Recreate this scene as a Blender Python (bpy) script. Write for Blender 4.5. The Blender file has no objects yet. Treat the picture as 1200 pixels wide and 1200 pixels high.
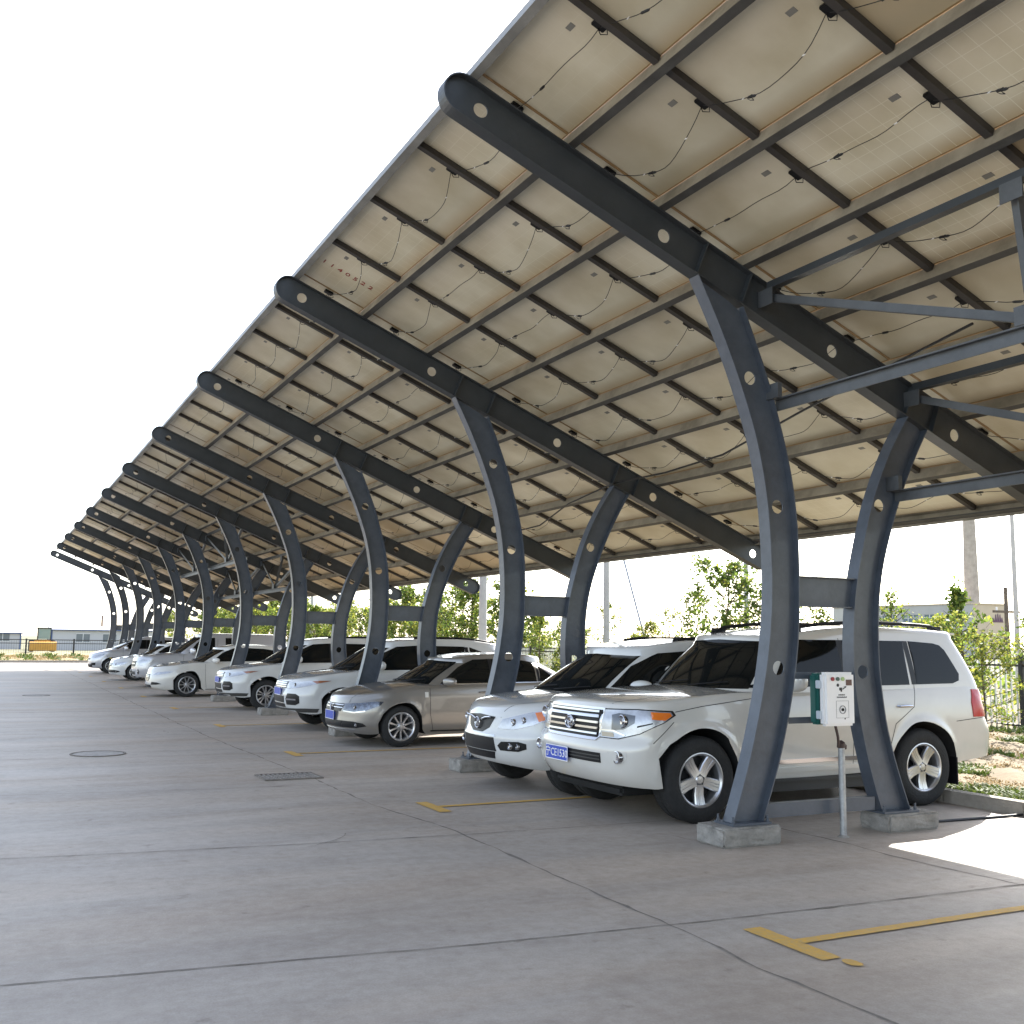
import bpy, bmesh, math, random
import numpy as np
from mathutils import Vector, Matrix
from mathutils.bvhtree import BVHTree
S = bpy.context.scene
COL = S.collection
random.seed(7)

# ------------------------------------------------------------------ camera
FPX, YAW, PITCH, ROLL = 1239.67, 0.460786, 0.12153, 0.0121106
CAM = Vector((-4.12938, -7.30286, 1.64896))
cy_, sy_, cp_, sp_ = math.cos(YAW), math.sin(YAW), math.cos(PITCH), math.sin(PITCH)
Fw = Vector((sy_*cp_, cy_*cp_, sp_)); Rt0 = Vector((cy_, -sy_, 0)); Up0 = Rt0.cross(Fw)
Rt = Rt0*math.cos(ROLL) + Up0*math.sin(ROLL); Up = -Rt0*math.sin(ROLL) + Up0*math.cos(ROLL)
cd = bpy.data.cameras.new('camera'); cam = bpy.data.objects.new('camera', cd); COL.objects.link(cam)
cam.matrix_world = Matrix(((Rt.x, Up.x, -Fw.x, CAM.x), (Rt.y, Up.y, -Fw.y, CAM.y), (Rt.z, Up.z, -Fw.z, CAM.z), (0, 0, 0, 1)))
cd.sensor_width = 36; cd.lens = 36*FPX/1200; cd.clip_start = 0.05; cd.clip_end = 6000
S.camera = cam

# ------------------------------------------------------------------ light
SUN = Vector((1.12, 0.90, 1.0)).normalized()
SEL = math.asin(SUN.z); SAZ = math.atan2(SUN.x, SUN.y)
w = bpy.data.worlds.new('World'); S.world = w; w.use_nodes = True
nt = w.node_tree; bg = nt.nodes['Background']
sk = nt.nodes.new('ShaderNodeTexSky'); sk.sky_type = 'NISHITA'; sk.sun_disc = False
sk.sun_elevation = SEL; sk.sun_rotation = SAZ; sk.altitude = 0; sk.air_density = 1.0; sk.dust_density = 1.2; sk.ozone_density = 1.0
hsv = nt.nodes.new('ShaderNodeHueSaturation'); hsv.inputs['Saturation'].default_value = .62; nt.links.new(sk.outputs[0], hsv.inputs['Color']); nt.links.new(hsv.outputs[0], bg.inputs[0]); bg.inputs[1].default_value = 0.13
sd = bpy.data.lights.new('sun', 'SUN'); sd.energy = 3.6; sd.angle = math.radians(0.5); sd.color = (1, .95, .86)
so = bpy.data.objects.new('sun', sd); COL.objects.link(so); so.rotation_euler = SUN.to_track_quat('Z', 'Y').to_euler()
S.view_settings.view_transform = 'Standard'; S.view_settings.look = 'None'; S.view_settings.gamma = 1.0
S.view_settings.exposure = 1.98

# ------------------------------------------------------------------ materials
MATS = {}
def mat(name, col, rough=.5, metal=0., coat=0., spec=.5, noise=0., nscale=8., bump=0., bscale=40., col2=None, emit=0, trans=0.):
    if name in MATS: return MATS[name]
    m = bpy.data.materials.new(name); m.use_nodes = True; n = m.node_tree; b = n.nodes['Principled BSDF']
    b.inputs['Base Color'].default_value = (*col, 1); b.inputs['Roughness'].default_value = rough; b.inputs['Metallic'].default_value = metal
    b.inputs['Coat Weight'].default_value = coat; b.inputs['Coat Roughness'].default_value = .04; b.inputs['Specular IOR Level'].default_value = spec
    tc = n.nodes.new('ShaderNodeTexCoord')
    if noise > 0 or col2:
        no = n.nodes.new('ShaderNodeTexNoise'); no.inputs['Scale'].default_value = nscale; no.inputs['Detail'].default_value = 8; no.inputs['Roughness'].default_value = .65
        n.links.new(tc.outputs['Object'], no.inputs['Vector'])
        r = n.nodes.new('ShaderNodeValToRGB'); r.color_ramp.elements[0].position = .35; r.color_ramp.elements[1].position = .68
        c2 = col2 or tuple(c*(1-noise) for c in col)
        r.color_ramp.elements[0].color = (*c2, 1); r.color_ramp.elements[1].color = (*col, 1)
        n.links.new(no.outputs['Fac'], r.inputs['Fac']); n.links.new(r.outputs[0], b.inputs['Base Color'])
    if bump > 0:
        nb = n.nodes.new('ShaderNodeTexNoise'); nb.inputs['Scale'].default_value = bscale; nb.inputs['Detail'].default_value = 6
        n.links.new(tc.outputs['Object'], nb.inputs['Vector'])
        bp = n.nodes.new('ShaderNodeBump'); bp.inputs['Strength'].default_value = bump; bp.inputs['Distance'].default_value = .02
        n.links.new(nb.outputs['Fac'], bp.inputs['Height']); n.links.new(bp.outputs[0], b.inputs['Normal'])
    if trans > 0:
        t = n.nodes.new('ShaderNodeBsdfTranslucent'); mx = n.nodes.new('ShaderNodeMixShader'); mx.inputs[0].default_value = trans
        src = b.inputs['Base Color'].links[0].from_socket if b.inputs['Base Color'].links else None
        if src: n.links.new(src, t.inputs[0])
        else: t.inputs[0].default_value = (*col, 1)
        out = n.nodes['Material Output']; n.links.new(b.outputs[0], mx.inputs[1]); n.links.new(t.outputs[0], mx.inputs[2]); n.links.new(mx.outputs[0], out.inputs[0])
    MATS[name] = m; return m

def N(m): return m.node_tree.nodes, m.node_tree.links

def concrete_mat():
    m = bpy.data.materials.new('concrete_yard'); m.use_nodes = True; nd, lk = N(m); b = nd['Principled BSDF']
    tc = nd.new('ShaderNodeTexCoord')
    def noise(sc, det, vec=None, rough=.6, dist=0.):
        x = nd.new('ShaderNodeTexNoise'); x.inputs['Scale'].default_value = sc; x.inputs['Detail'].default_value = det; x.inputs['Roughness'].default_value = rough; x.inputs['Distortion'].default_value = dist
        lk.new(vec or tc.outputs['Object'], x.inputs['Vector']); return x.outputs['Fac']
    def ramp(src, a, b_, ca, cb):
        r = nd.new('ShaderNodeValToRGB'); r.color_ramp.elements[0].position = a; r.color_ramp.elements[1].position = b_
        r.color_ramp.elements[0].color = (*ca, 1); r.color_ramp.elements[1].color = (*cb, 1); lk.new(src, r.inputs[0]); return r.outputs[0]
    def mul(a, b_, f=1.):
        x = nd.new('ShaderNodeMixRGB'); x.blend_type = 'MULTIPLY'; x.inputs[0].default_value = f; lk.new(a, x.inputs[1]); lk.new(b_, x.inputs[2]); return x.outputs[0]
    mp = nd.new('ShaderNodeMapping'); mp.inputs['Scale'].default_value = (.22, 1.3, 1); mp.inputs['Rotation'].default_value = (0, 0, .08); lk.new(tc.outputs['Object'], mp.inputs[0])
    base = ramp(noise(.35, 6, rough=.55), .35, .7, (.41, .362, .315), (.475, .43, .385))
    streak = ramp(noise(1.1, 7, mp.outputs[0], .6, .6), .34, .62, (.80, .79, .79), (1, 1, 1))
    warm = ramp(noise(.5, 5, mp.outputs[0]), .42, .66, (1, 1, 1), (1.0, .93, .86))
    blot = ramp(noise(2.4, 8, rough=.7), .3, .5, (.87, .86, .85), (1, 1, 1))
    dark = ramp(noise(5.5, 5, rough=.5), .24, .33, (.66, .65, .64), (1, 1, 1))
    mott = ramp(noise(11, 9, rough=.75), .36, .62, (.86, .84, .81), (1.04, 1.04, 1.04))
    fine = ramp(noise(90, 4), .3, .7, (.88, .88, .88), (1.06, 1.06, 1.06))
    c = mul(mul(mul(mul(mul(mul(base, streak), warm), blot), dark, .8), mott), fine)
    # slab to slab tone: voronoi free grid using the real joints
    lk.new(c, b.inputs['Base Color'])
    rr = nd.new('ShaderNodeMapRange'); lk.new(noise(1.4, 6, mp.outputs[0]), rr.inputs[0]); rr.inputs[3].default_value = .45; rr.inputs[4].default_value = .75
    lk.new(rr.outputs[0], b.inputs['Roughness']); b.inputs['Specular IOR Level'].default_value = .45
    bp = nd.new('ShaderNodeBump'); bp.inputs['Strength'].default_value = .25; bp.inputs['Distance'].default_value = .01; lk.new(noise(30, 8, rough=.7), bp.inputs['Height']); lk.new(bp.outputs[0], b.inputs['Normal'])
    return m

M_STEEL = mat('steel_blue_paint', (.078, .093, .118), .42, .0, .15, noise=.3, nscale=5, bump=.12, bscale=18)
M_STEELTOP = mat('rafter_paint', (.042, .048, .054), .45, noise=.25, nscale=3., bump=.08, bscale=25)
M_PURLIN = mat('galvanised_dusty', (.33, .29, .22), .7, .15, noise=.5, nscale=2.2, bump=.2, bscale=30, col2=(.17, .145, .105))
M_RAIL = mat('dark_rail', (.045, .04, .036), .6, noise=.3, nscale=6)
M_BLACK = mat('black_plastic', (.008, .008, .009), .5, spec=.25)
M_CABLE = mat('black_cable', (.01, .01, .01), .5)
M_WHITEPAINT = mat('white_car_paint', (.60, .60, .585), .2, 0, 1., noise=.10, nscale=1.8)
M_PEARL = mat('pearl_white_paint', (.60, .58, .535), .2, 0, 1., noise=.10, nscale=1.6)
M_BEIGE = mat('beige_metallic_paint', (.26, .245, .225), .28, .55, .8)
M_SILVER = mat('silver_metallic_paint', (.50, .50, .52), .3, .5, .8)
M_GLASS = mat('tinted_glass', (.006, .007, .007), .04, 0, 0, 0.22)
M_TYRE = mat('tyre_rubber', (.018, .018, .018), .8, noise=.4, nscale=12, bump=.3, bscale=60)
M_RIM = mat('alloy_rim', (.52, .52, .53), .28, .85)
M_DARKWELL = mat('wheel_well', (.008, .008, .008), .9)
M_TRIM = mat('black_trim', (.010, .010, .011), .4, spec=.3)
M_CLAD = mat('grey_cladding', (.05, .048, .045), .6)
M_CHROME = mat('chrome', (.50, .50, .52), .12, 1.)
M_LAMP = mat('headlamp_reflector', (.50, .51, .54), .25, .5, 1., noise=.3, nscale=9, col2=(.34, .35, .37))
M_LAMPDARK = mat('smoked_headlamp', (.16, .18, .22), .1, .6, 1., noise=.6, nscale=25, col2=(.05, .055, .07))
M_AMBER = mat('amber_lens', (.75, .18, .02), .12, 0, 1.)
M_RED = mat('red_lens', (.42, .008, .006), .2, 0, .2)
M_PLATE = mat('blue_plate', (.02, .06, .42), .35)
M_WHITE = mat('white_plastic', (.78, .77, .76), .4)
M_FOOT = mat('cast_concrete', (.33, .31, .28), .85, noise=.45, nscale=7, bump=.7, bscale=35)
M_KERB = mat('kerb_concrete', (.36, .32, .27), .85, noise=.3, nscale=5, bump=.4, bscale=40)
M_GALV = mat('galvanised_pipe', (.42, .43, .44), .45, .7, noise=.3, nscale=18)
M_GREEN = mat('teal_plastic', (.015, .10, .085), .4)
M_YELLOW = mat('yellow_line_paint', (.66, .37, .045), .75, nscale=34, bump=.2, col2=(.50, .33, .12))
M_JOINT = mat('joint_dirt', (.24, .21, .18), .9, noise=.4, nscale=20)

# ------------------------------------------------------------------ mesh helpers
class MB:
    def __init__(s): s.v = []; s.f = []; s.m = []
    def add(s, vs, fs, mi=0):
        o = len(s.v); s.v += [tuple(v) for v in vs]; s.f += [tuple(i+o for i in f) for f in fs]; s.m += [mi]*len(fs)
    def box(s, a, b, M=None, mi=0, bev=0.):
        x0, y0, z0 = a; x1, y1, z1 = b
        if bev > 0:
            bm = bmesh.new(); bmesh.ops.create_cube(bm, size=1)
            for v in bm.verts: v.co = Vector(((x0+x1)/2+v.co.x*(x1-x0), (y0+y1)/2+v.co.y*(y1-y0), (z0+z1)/2+v.co.z*(z1-z0)))
            bmesh.ops.bevel(bm, geom=bm.edges[:], offset=bev, segments=2, affect='EDGES')
            vs = [v.co.copy() for v in bm.verts]; fs = [[v.index for v in f.verts] for f in bm.faces]; bm.free()
        else:
            vs = [Vector(p) for p in ((x0, y0, z0), (x1, y0, z0), (x1, y1, z0), (x0, y1, z0), (x0, y0, z1), (x1, y0, z1), (x1, y1, z1), (x0, y1, z1))]
            fs = [(0, 3, 2, 1), (4, 5, 6, 7), (0, 1, 5, 4), (1, 2, 6, 5), (2, 3, 7, 6), (3, 0, 4, 7)]
        if M: vs = [M @ v for v in vs]
        s.add(vs, fs, mi)
    def bar(s, p, q, wd, ht, up=(0, 0, 1), mi=0):   # rectangular bar from p to q
        p, q = Vector(p), Vector(q); d = (q-p); L = d.length; d.normalize(); u = Vector(up); r = d.cross(u).normalized(); u = r.cross(d)
        M = Matrix(((d.x, r.x, u.x, p.x), (d.y, r.y, u.y, p.y), (d.z, r.z, u.z, p.z), (0, 0, 0, 1)))
        s.box((0, -wd/2, -ht/2), (L, wd/2, ht/2), M, mi)
    def tube(s, pts, r, n=8, mi=0, cap=True):
        pts = [Vector(p) for p in pts]; R = r if hasattr(r, '__len__') else [r]*len(pts); vs = []; fs = []
        for i, p in enumerate(pts):
            d = (pts[min(i+1, len(pts)-1)]-pts[max(i-1, 0)]).normalized()
            a = d.cross(Vector((0, 0, 1)) if abs(d.z) < .95 else Vector((1, 0, 0))).normalized(); b = d.cross(a)
            for k in range(n):
                t = 2*math.pi*k/n; vs.append(p+a*math.cos(t)*R[i]+b*math.sin(t)*R[i])
        for i in range(len(pts)-1):
            for k in range(n): fs.append((i*n+k, i*n+(k+1) % n, (i+1)*n+(k+1) % n, (i+1)*n+k))
        if cap: fs.append(tuple(range(n))[::-1]); fs.append(tuple((len(pts)-1)*n+k for k in range(n)))
        s.add(vs, fs, mi)
    def lathe(s, prof, n=32, M=None, mi=0, closed=False):   # profile (radius, axial) about local Y
        vs = []; fs = []; m = len(prof)
        for k in range(n):
            t = 2*math.pi*k/n
            for r, a in prof: vs.append(Vector((r*math.cos(t), a, r*math.sin(t))))
        for k in range(n):
            k2 = (k+1) % n
            for i in range(m-1 if not closed else m):
                j = (i+1) % m; fs.append((k*m+i, k*m+j, k2*m+j, k2*m+i))
        if M: vs = [M @ v for v in vs]
        s.add(vs, fs, mi)
    def prism(s, poly, axis_a, axis_b, M=None, mi=0):  # extrude list of 3D pts pairs
        n = len(poly); vs = [Vector(p)+Vector(axis_a) for p in poly]+[Vector(p)+Vector(axis_b) for p in poly]
        fs = [tuple(range(n)), tuple(range(2*n-1, n-1, -1))]+[(i, i+n, (i+1) % n+n, (i+1) % n) for i in range(n)]
        if M: vs = [M @ v for v in vs]
        s.add(vs, fs, mi)
    def build(s, name, mats, parent=None, smooth=False, angle=35):
        me = bpy.data.meshes.new(name); me.from_pydata(s.v, [], s.f); ml = mats if isinstance(mats, (list, tuple)) else [mats]
        for m in ml: me.materials.append(m)
        if len(ml) > 1: me.polygons.foreach_set('material_index', s.m)
        bm = bmesh.new(); bm.from_mesh(me); bmesh.ops.recalc_face_normals(bm, faces=bm.faces); bm.to_mesh(me); bm.free()
        if smooth:
            me.polygons.foreach_set('use_smooth', [True]*len(me.polygons))
            try: me.set_sharp_from_angle(angle=math.radians(angle))
            except Exception: pass
        me.update()
        o = bpy.data.objects.new(name, me); COL.objects.link(o)
        if parent: o.parent = parent
        return o
def empty(name, loc=(0, 0, 0), rz=0.):
    o = bpy.data.objects.new(name, None); COL.objects.link(o); o.location = loc; o.rotation_euler = (0, 0, rz); o.empty_display_size = .2; return o
def tag(o, label=None, cat=None, group=None, kind=None):
    if label: o['label'] = label
    if cat: o['category'] = cat
    if group: o['group'] = group
    if kind: o['kind'] = kind
    return o
def child(o, parent): o.parent = parent; return o
def text_mb(body, size, M, name, m, parent, extrude=.002):
    cu = bpy.data.curves.new('t', 'FONT'); cu.body = body; cu.size = size; cu.extrude = extrude; cu.align_x = 'CENTER'; cu.align_y = 'CENTER'; cu.resolution_u = 2
    t = bpy.data.objects.new('t', cu); COL.objects.link(t)
    dg = bpy.context.evaluated_depsgraph_get(); me = bpy.data.meshes.new_from_object(t.evaluated_get(dg))
    me.transform(M); me.name = name; me.materials.clear(); me.materials.append(m)
    bpy.data.objects.remove(t); bpy.data.curves.remove(cu)
    o = bpy.data.objects.new(name, me); COL.objects.link(o)
    if parent: o.parent = parent
    return o

#@@GROUND
# ------------------------------------------------------------------ ground
def sheet(name, x0, x1, y0, y1, z, m, nx=1, ny=1, disp=None, kind='structure'):
    b = MB(); vs = []; fs = []
    for j in range(ny+1):
        for i in range(nx+1):
            x = x0+(x1-x0)*i/nx; y = y0+(y1-y0)*j/ny; vs.append((x, y, z+(disp(x, y) if disp else 0)))
    for j in range(ny):
        for i in range(nx): a = j*(nx+1)+i; fs.append((a, a+1, a+nx+2, a+nx+1))
    b.add(vs, fs); o = b.build(name, m, smooth=bool(disp)); return tag(o, kind=kind)
M_CONC = concrete_mat()
M_SOIL = mat('dry_soil', (.27, .20, .12), .95, noise=.5, nscale=1.3, bump=.8, bscale=9, col2=(.15, .11, .06))
M_FIELD = mat('far_field', (.24, .21, .13), .95, noise=.4, nscale=.08, col2=(.12, .13, .055))
sheet('ground', -2500, 2500, -1500, 3500, -.06, M_FIELD)
sheet('concrete_pavement', -60, 5.16, -40, 64, 0.0, M_CONC)
def sdisp(x, y):
    return .10*math.sin(x*2.1+y*.9)*math.sin(y*1.7-x*.6)*.5 + .05*math.sin(x*7+1.3*y)*math.sin(y*5.1) + random.uniform(-.015, .015)
sheet('soil_verge', 5.32, 40, -20, 64, .08, M_SOIL, 140, 240, lambda x, y: sdisp(x, y)*min(1, (x-5.3)*1.5))
sheet('dry_grass_verge', -60, 70, 64.2, 100, .08, mat('verge_soil', (.40, .31, .18), .95, noise=.5, nscale=.9, bump=.8, bscale=6, col2=(.25, .21, .09)), 100, 40, lambda x, y: random.uniform(-.05, .08))
# kerbs
b = MB(); y = -20.
while y < 64:
    b.box((5.16, y+.006, -.1), (5.32, y+.994, .135+random.uniform(-.004, .004)), bev=.012); y += 1.0
tag(b.build('kerb', M_KERB), kind='structure')
b = MB(); x = -60.
while x < 5.1:
    b.box((x+.006, 64.004, -.1), (x+.994, 64.16, .14), bev=.012); x += 1.0
tag(b.build('kerb', M_KERB), kind='structure')
# joints and cracks of the slabs: narrow jagged ribbons
def ribbon(name, pts, wd, z, m, jag=.3, step=.12, wander=.012):
    b = MB(); P = []
    for (a, c) in zip(pts[:-1], pts[1:]):
        a = Vector(a); c = Vector(c); n = max(2, int((c-a).length/step))
        for i in range(n): P.append(a.lerp(c, i/n))
    P.append(Vector(pts[-1])); vs = []; off = 0
    for i, p in enumerate(P):
        d = (P[min(i+1, len(P)-1)]-P[max(0, i-1)]).normalized(); nrm = Vector((-d.y, d.x)); off = off*.85+random.uniform(-wander, wander)
        h = wd/2*random.uniform(1-jag, 1+jag)*(1.8 if random.random() < .06*jag*3 else 1); c = p+nrm*off
        vs += [(c.x-nrm.x*h, c.y-nrm.y*h, z), (c.x+nrm.x*h, c.y+nrm.y*h, z)]
    b.add(vs, [(2*i, 2*i+2, 2*i+3, 2*i+1) for i in range(len(P)-1)]); return tag(b.build(name, m), kind='structure')
ribbon('pavement_joint', [(-.50, -9), (-.42, -3.7), (-.46, -2.8), (-.38, -2.05), (-.30, 1.5), (-.5, 3), (-.5, 5.2), (-.62, 12), (-.6, 21), (-.55, 40), (-.5, 64)], .014, .002, M_JOINT, .7)
ribbon('pavement_joint', [(2.6, -9), (2.5, -2.06), (2.45, -1.2), (2.44, -.9), (2.48, -.45), (2.4, 1.0)], .015, .002, M_JOINT, .75)
for k, yy in enumerate((-2.0, 1.15, 4.6, 8.1, 12., 16., 20., 24.5, 29., 34., 39., 45., 52., 58.)):
    ribbon('pavement_joint', [(-9, yy+.62), (-3.94, yy+.47), (-1.88, yy+.19), (-.31, yy+.06), (1.15, yy), (2.5, yy-.05), (5.1, yy-.1)], .009 if k else .011, .004, M_JOINT, .5, wander=.004)
random.seed(11)
for k in range(4):   # hairline cracks
    x = random.uniform(-3, 3); y = random.uniform(-4, 14); p = [(x, y)]; a = random.uniform(0, 6.28)
    for i in range(5): a += random.uniform(-.5, .5); x += .12*math.cos(a); y += .12*math.sin(a); p.append((x, y))
    ribbon('pavement_crack', p, .006, .006, M_JOINT, .6, .05)
# T shaped bay marks, worn
def tmark(yc, first=False):
    b = MB(); z = .0065
    def strip(p, q, wd, gaps=0):
        p = Vector(p); q = Vector(q); n = max(2, int((q-p).length/.05)); d = (q-p).normalized(); nr = Vector((-d.y, d.x)); vs = []
        for i in range(n+1):
            c = p.lerp(q, i/n); h1 = wd/2*random.uniform(.93, 1.05); h2 = wd/2*random.uniform(.93, 1.05)
            vs += [(c.x-nr.x*h1, c.y-nr.y*h1, z), (c.x+nr.x*h2, c.y+nr.y*h2, z)]
        b.add(vs, [(2*i, 2*i+2, 2*i+3, 2*i+1) for i in range(n)])
    strip((0, yc-.33), (0, yc+.33), .13); strip((.068, yc), (5.0, yc+.02), .085)
    if first:
        c = Vector((.05, yc-.42, z)); vs = [(c.x+.045*math.cos(t)*random.uniform(.8, 1.1), c.y+.07*math.sin(t)*random.uniform(.8, 1.1), z) for t in [i*.6283 for i in range(10)]]; b.add(vs, [tuple(range(10))])
    o = b.build('bay_marking', M_YELLOW); tag(o, kind='structure')
tmark(-2.52, True)
for k in range(0, 10): tmark(2.70+5.3*k)
# manhole covers and the drain grating
def manhole(x, y, r):
    t = empty('manhole_cover', (x, y, 0)); tag(t, 'round iron manhole cover nearest the parked silver car, flush in the open yard' if y < 12 else 'round iron manhole cover far down the yard, flush with the concrete', 'manhole cover', 'manhole covers in the yard')
    b = MB(); b.lathe([(0, .008), (r*.93, .008), (r*.93, .002)], 36, Matrix.Rotation(math.pi/2, 4, 'X')); b.build('lid', mat('iron', (.36, .33, .30), .6, .3, noise=.4, nscale=9), t)
    b = MB(); b.lathe([(r*.96, .002), (r*.96, .012), (r*1.04, .012), (r*1.04, .002)], 36, Matrix.Rotation(math.pi/2, 4, 'X')); b.build('frame', M_JOINT, t)
manhole(-2.55, 8.9, .36); manhole(-2.66, 25.1, .34)
t = empty('drain_grating', (-.72, 5.5, 0)); tag(t, 'rectangular iron drain grating set in the yard beside the long joint', 'drain grating')
b = MB()
for i in range(12): b.box((-.32+i*.056, -.24, .003), (-.32+i*.056+.022, .24, .014))
b.build('bars', MATS['iron'], t)
b = MB(); b.box((-.35, -.28, .002), (.35, -.245, .016)); b.box((-.35, .245, .002), (.35, .28, .016)); b.box((-.35, -.245, .002), (-.325, .245, .016)); b.box((.325, -.245, .002), (.35, .245, .016)); b.build('rim', M_JOINT, t)
# loose cable lying by the kerb
b = MB(); b.tube([(3.42, .03, .014), (3.9, .08, .013), (4.5, .05, .013), (4.92, .03, .013), (5.13, .0, .02)], .013, 6)
tag(b.build('ground_cable', M_CABLE, smooth=True), 'black cable lying on the concrete from the nearest footing to the kerb', 'cable')

#@@CARPORT
# ------------------------------------------------------------------ solar carport
SL = -.408; TH = math.atan(.408); CZ = 5.52          # rafter centre line z = CZ + SL*x in the plane of a frame
HB = .155                                            # half depth of the rafter
ux = Vector((math.cos(TH), 0, -math.sin(TH))); un = Vector((math.sin(TH), 0, math.cos(TH)))
def sp(s, n, y=0.): return Vector((0, y, CZ))+ux*s+un*n   # slope coordinates: s along the rafter, n normal
port = empty('solar_carport', (2, 23, 0)); tag(port, 'long blue grey steel solar carport with curved legs over the whole parking row', 'carport')
def pc(o): o.parent = port; o.matrix_parent_inverse = Matrix.Translation((-2, -23, 0)); return o
OL = [(4.83, 1.25), (4.5, 1.43), (4.1, 1.62), (3.85, 1.72), (3.5, 1.85), (3.16, 1.93), (2.85, 1.98), (2.5, 2.0), (2.25, 2.01), (1.95, 2.0), (1.6, 1.96), (1.25, 1.89), (.9, 1.80), (.6, 1.71), (.16, 1.545)]
IL = [(4.62, 1.72), (4.32, 1.85), (3.95, 2.0), (3.7, 2.08), (3.4, 2.17), (3.1, 2.24), (2.8, 2.28), (2.5, 2.295), (2.1, 2.295), (1.76, 2.28), (1.4, 2.23), (1.14, 2.175), (.9, 2.11), (.6, 2.02), (.33, 1.91), (.16, 1.845)]
OR = [(3.835, 3.70), (3.71, 3.61), (3.5, 3.47), (3.26, 3.34), (2.95, 3.2), (2.6, 3.09), (2.28, 3.0), (2.0, 2.95), (1.7, 2.925), (1.4, 2.925), (1.15, 2.955), (.93, 2.995), (.6, 3.075), (.36, 3.15), (.16, 3.225)]
IR = [(3.74, 3.945), (3.55, 3.82), (3.23, 3.64), (2.91, 3.49), (2.56, 3.355), (2.35, 3.29), (2.1, 3.24), (1.8, 3.215), (1.4, 3.22), (.95, 3.28), (.65, 3.365), (.4, 3.455), (.16, 3.55)]
FW = .07
def column_mesh(L, R, holes):
    b = MB(); zt = min(L[0][0], R[0][0]); N_ = 40
    lz = np.array([p[0] for p in L])[::-1]; lx = np.array([p[1] for p in L])[::-1]; rz = np.array([p[0] for p in R])[::-1]; rx = np.array([p[1] for p in R])[::-1]
    # webs as two thin sheets with real holes: strips broken around each hole
    zs = sorted(set(list(np.linspace(.16, max(L[0][0], R[0][0]), 60)) + [h[1]+d*h[2] for h in holes for d in np.cos(np.linspace(0, math.pi, 13))]))
    def edge(z):
        a = np.interp(z, lz, lx); c = np.interp(z, rz, rx)
        # above the lower of both tops the web is closed by the rafter soffit line
        zl, zr = L[0][0], R[0][0]; xl, xr = L[0][1], R[0][1]
        if z > min(zl, zr):
            xs = xl+(xr-xl)*(z-zl)/(zr-zl)
            if zl > zr: c = min(c, xs)
            else: a = max(a, xs)
        return a, c
    for z0, z1 in zip(zs[:-1], zs[1:]):
        if z1-z0 < 1e-5: continue
        a0, c0 = edge(z0); a1, c1 = edge(z1); zm = (z0+z1)/2; hh = None
        for h in holes:
            if abs(zm-h[1]) < h[2]: hh = h
        segs = []
        if hh:
            d0 = math.sqrt(max(0, hh[2]**2-(z0-hh[1])**2)); d1 = math.sqrt(max(0, hh[2]**2-(z1-hh[1])**2))
            segs = [((a0, z0), (hh[0]-d0, z0), (hh[0]-d1, z1), (a1, z1)), ((hh[0]+d0, z0), (c0, z0), (c1, z1), (hh[0]+d1, z1))]
        else: segs = [((a0, z0), (c0, z0), (c1, z1), (a1, z1))]
        for q in segs:
            b.add([(x, -.006, z) for x, z in q]+[(x, .006, z) for x, z in q], [(0, 1, 2, 3), (7, 6, 5, 4)])
    for h in holes:
        n = 24; vs = [(h[0]+h[2]*math.cos(2*math.pi*k/n), yy, h[1]+h[2]*math.sin(2*math.pi*k/n)) for yy in (-.006, .006) for k in range(n)]
        b.add(vs, [(k, (k+1) % n, n+(k+1) % n, n+k) for k in range(n)])
    # flanges
    def flange(P, sgn):
        zz = np.linspace(P[-1][0], P[0][0], N_); pz = np.array([p[0] for p in P])[::-1]; px = np.array([p[1] for p in P])[::-1]; xx = np.interp(zz, pz, px)
        k = np.array([.25, .5, .25]); xx[1:-1] = np.convolve(xx, k, 'valid'); xx[1:-1] = np.convolve(xx, k, 'valid'); vs = []
        for z, x in zip(zz, xx): vs += [(x, -FW, z), (x, FW, z), (x+sgn*.011, FW, z), (x+sgn*.011, -FW, z)]
        n = len(zz); fs = []
        for i in range(n-1):
            for k_ in range(4): fs.append((4*i+k_, 4*i+(k_+1) % 4, 4*i+4+(k_+1) % 4, 4*i+4+k_))
        fs += [(0, 1, 2, 3), (4*n-1, 4*n-2, 4*n-3, 4*n-4)]; b.add(vs, fs)
    flange(L, -1); flange(R, 1)
    b.box((L[-1][1]-.05, -.13, .157), (R[-1][1]+.05, .13, .175))
    for bx_ in (L[-1][1]-.03, R[-1][1]+.03):
        for by_ in (-.10, .10): b.tube([(bx_, by_, .17), (bx_, by_, .195)], .016, 6); b.tube([(bx_, by_, .19), (bx_, by_, .23)], .009, 6)
    return b
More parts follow.
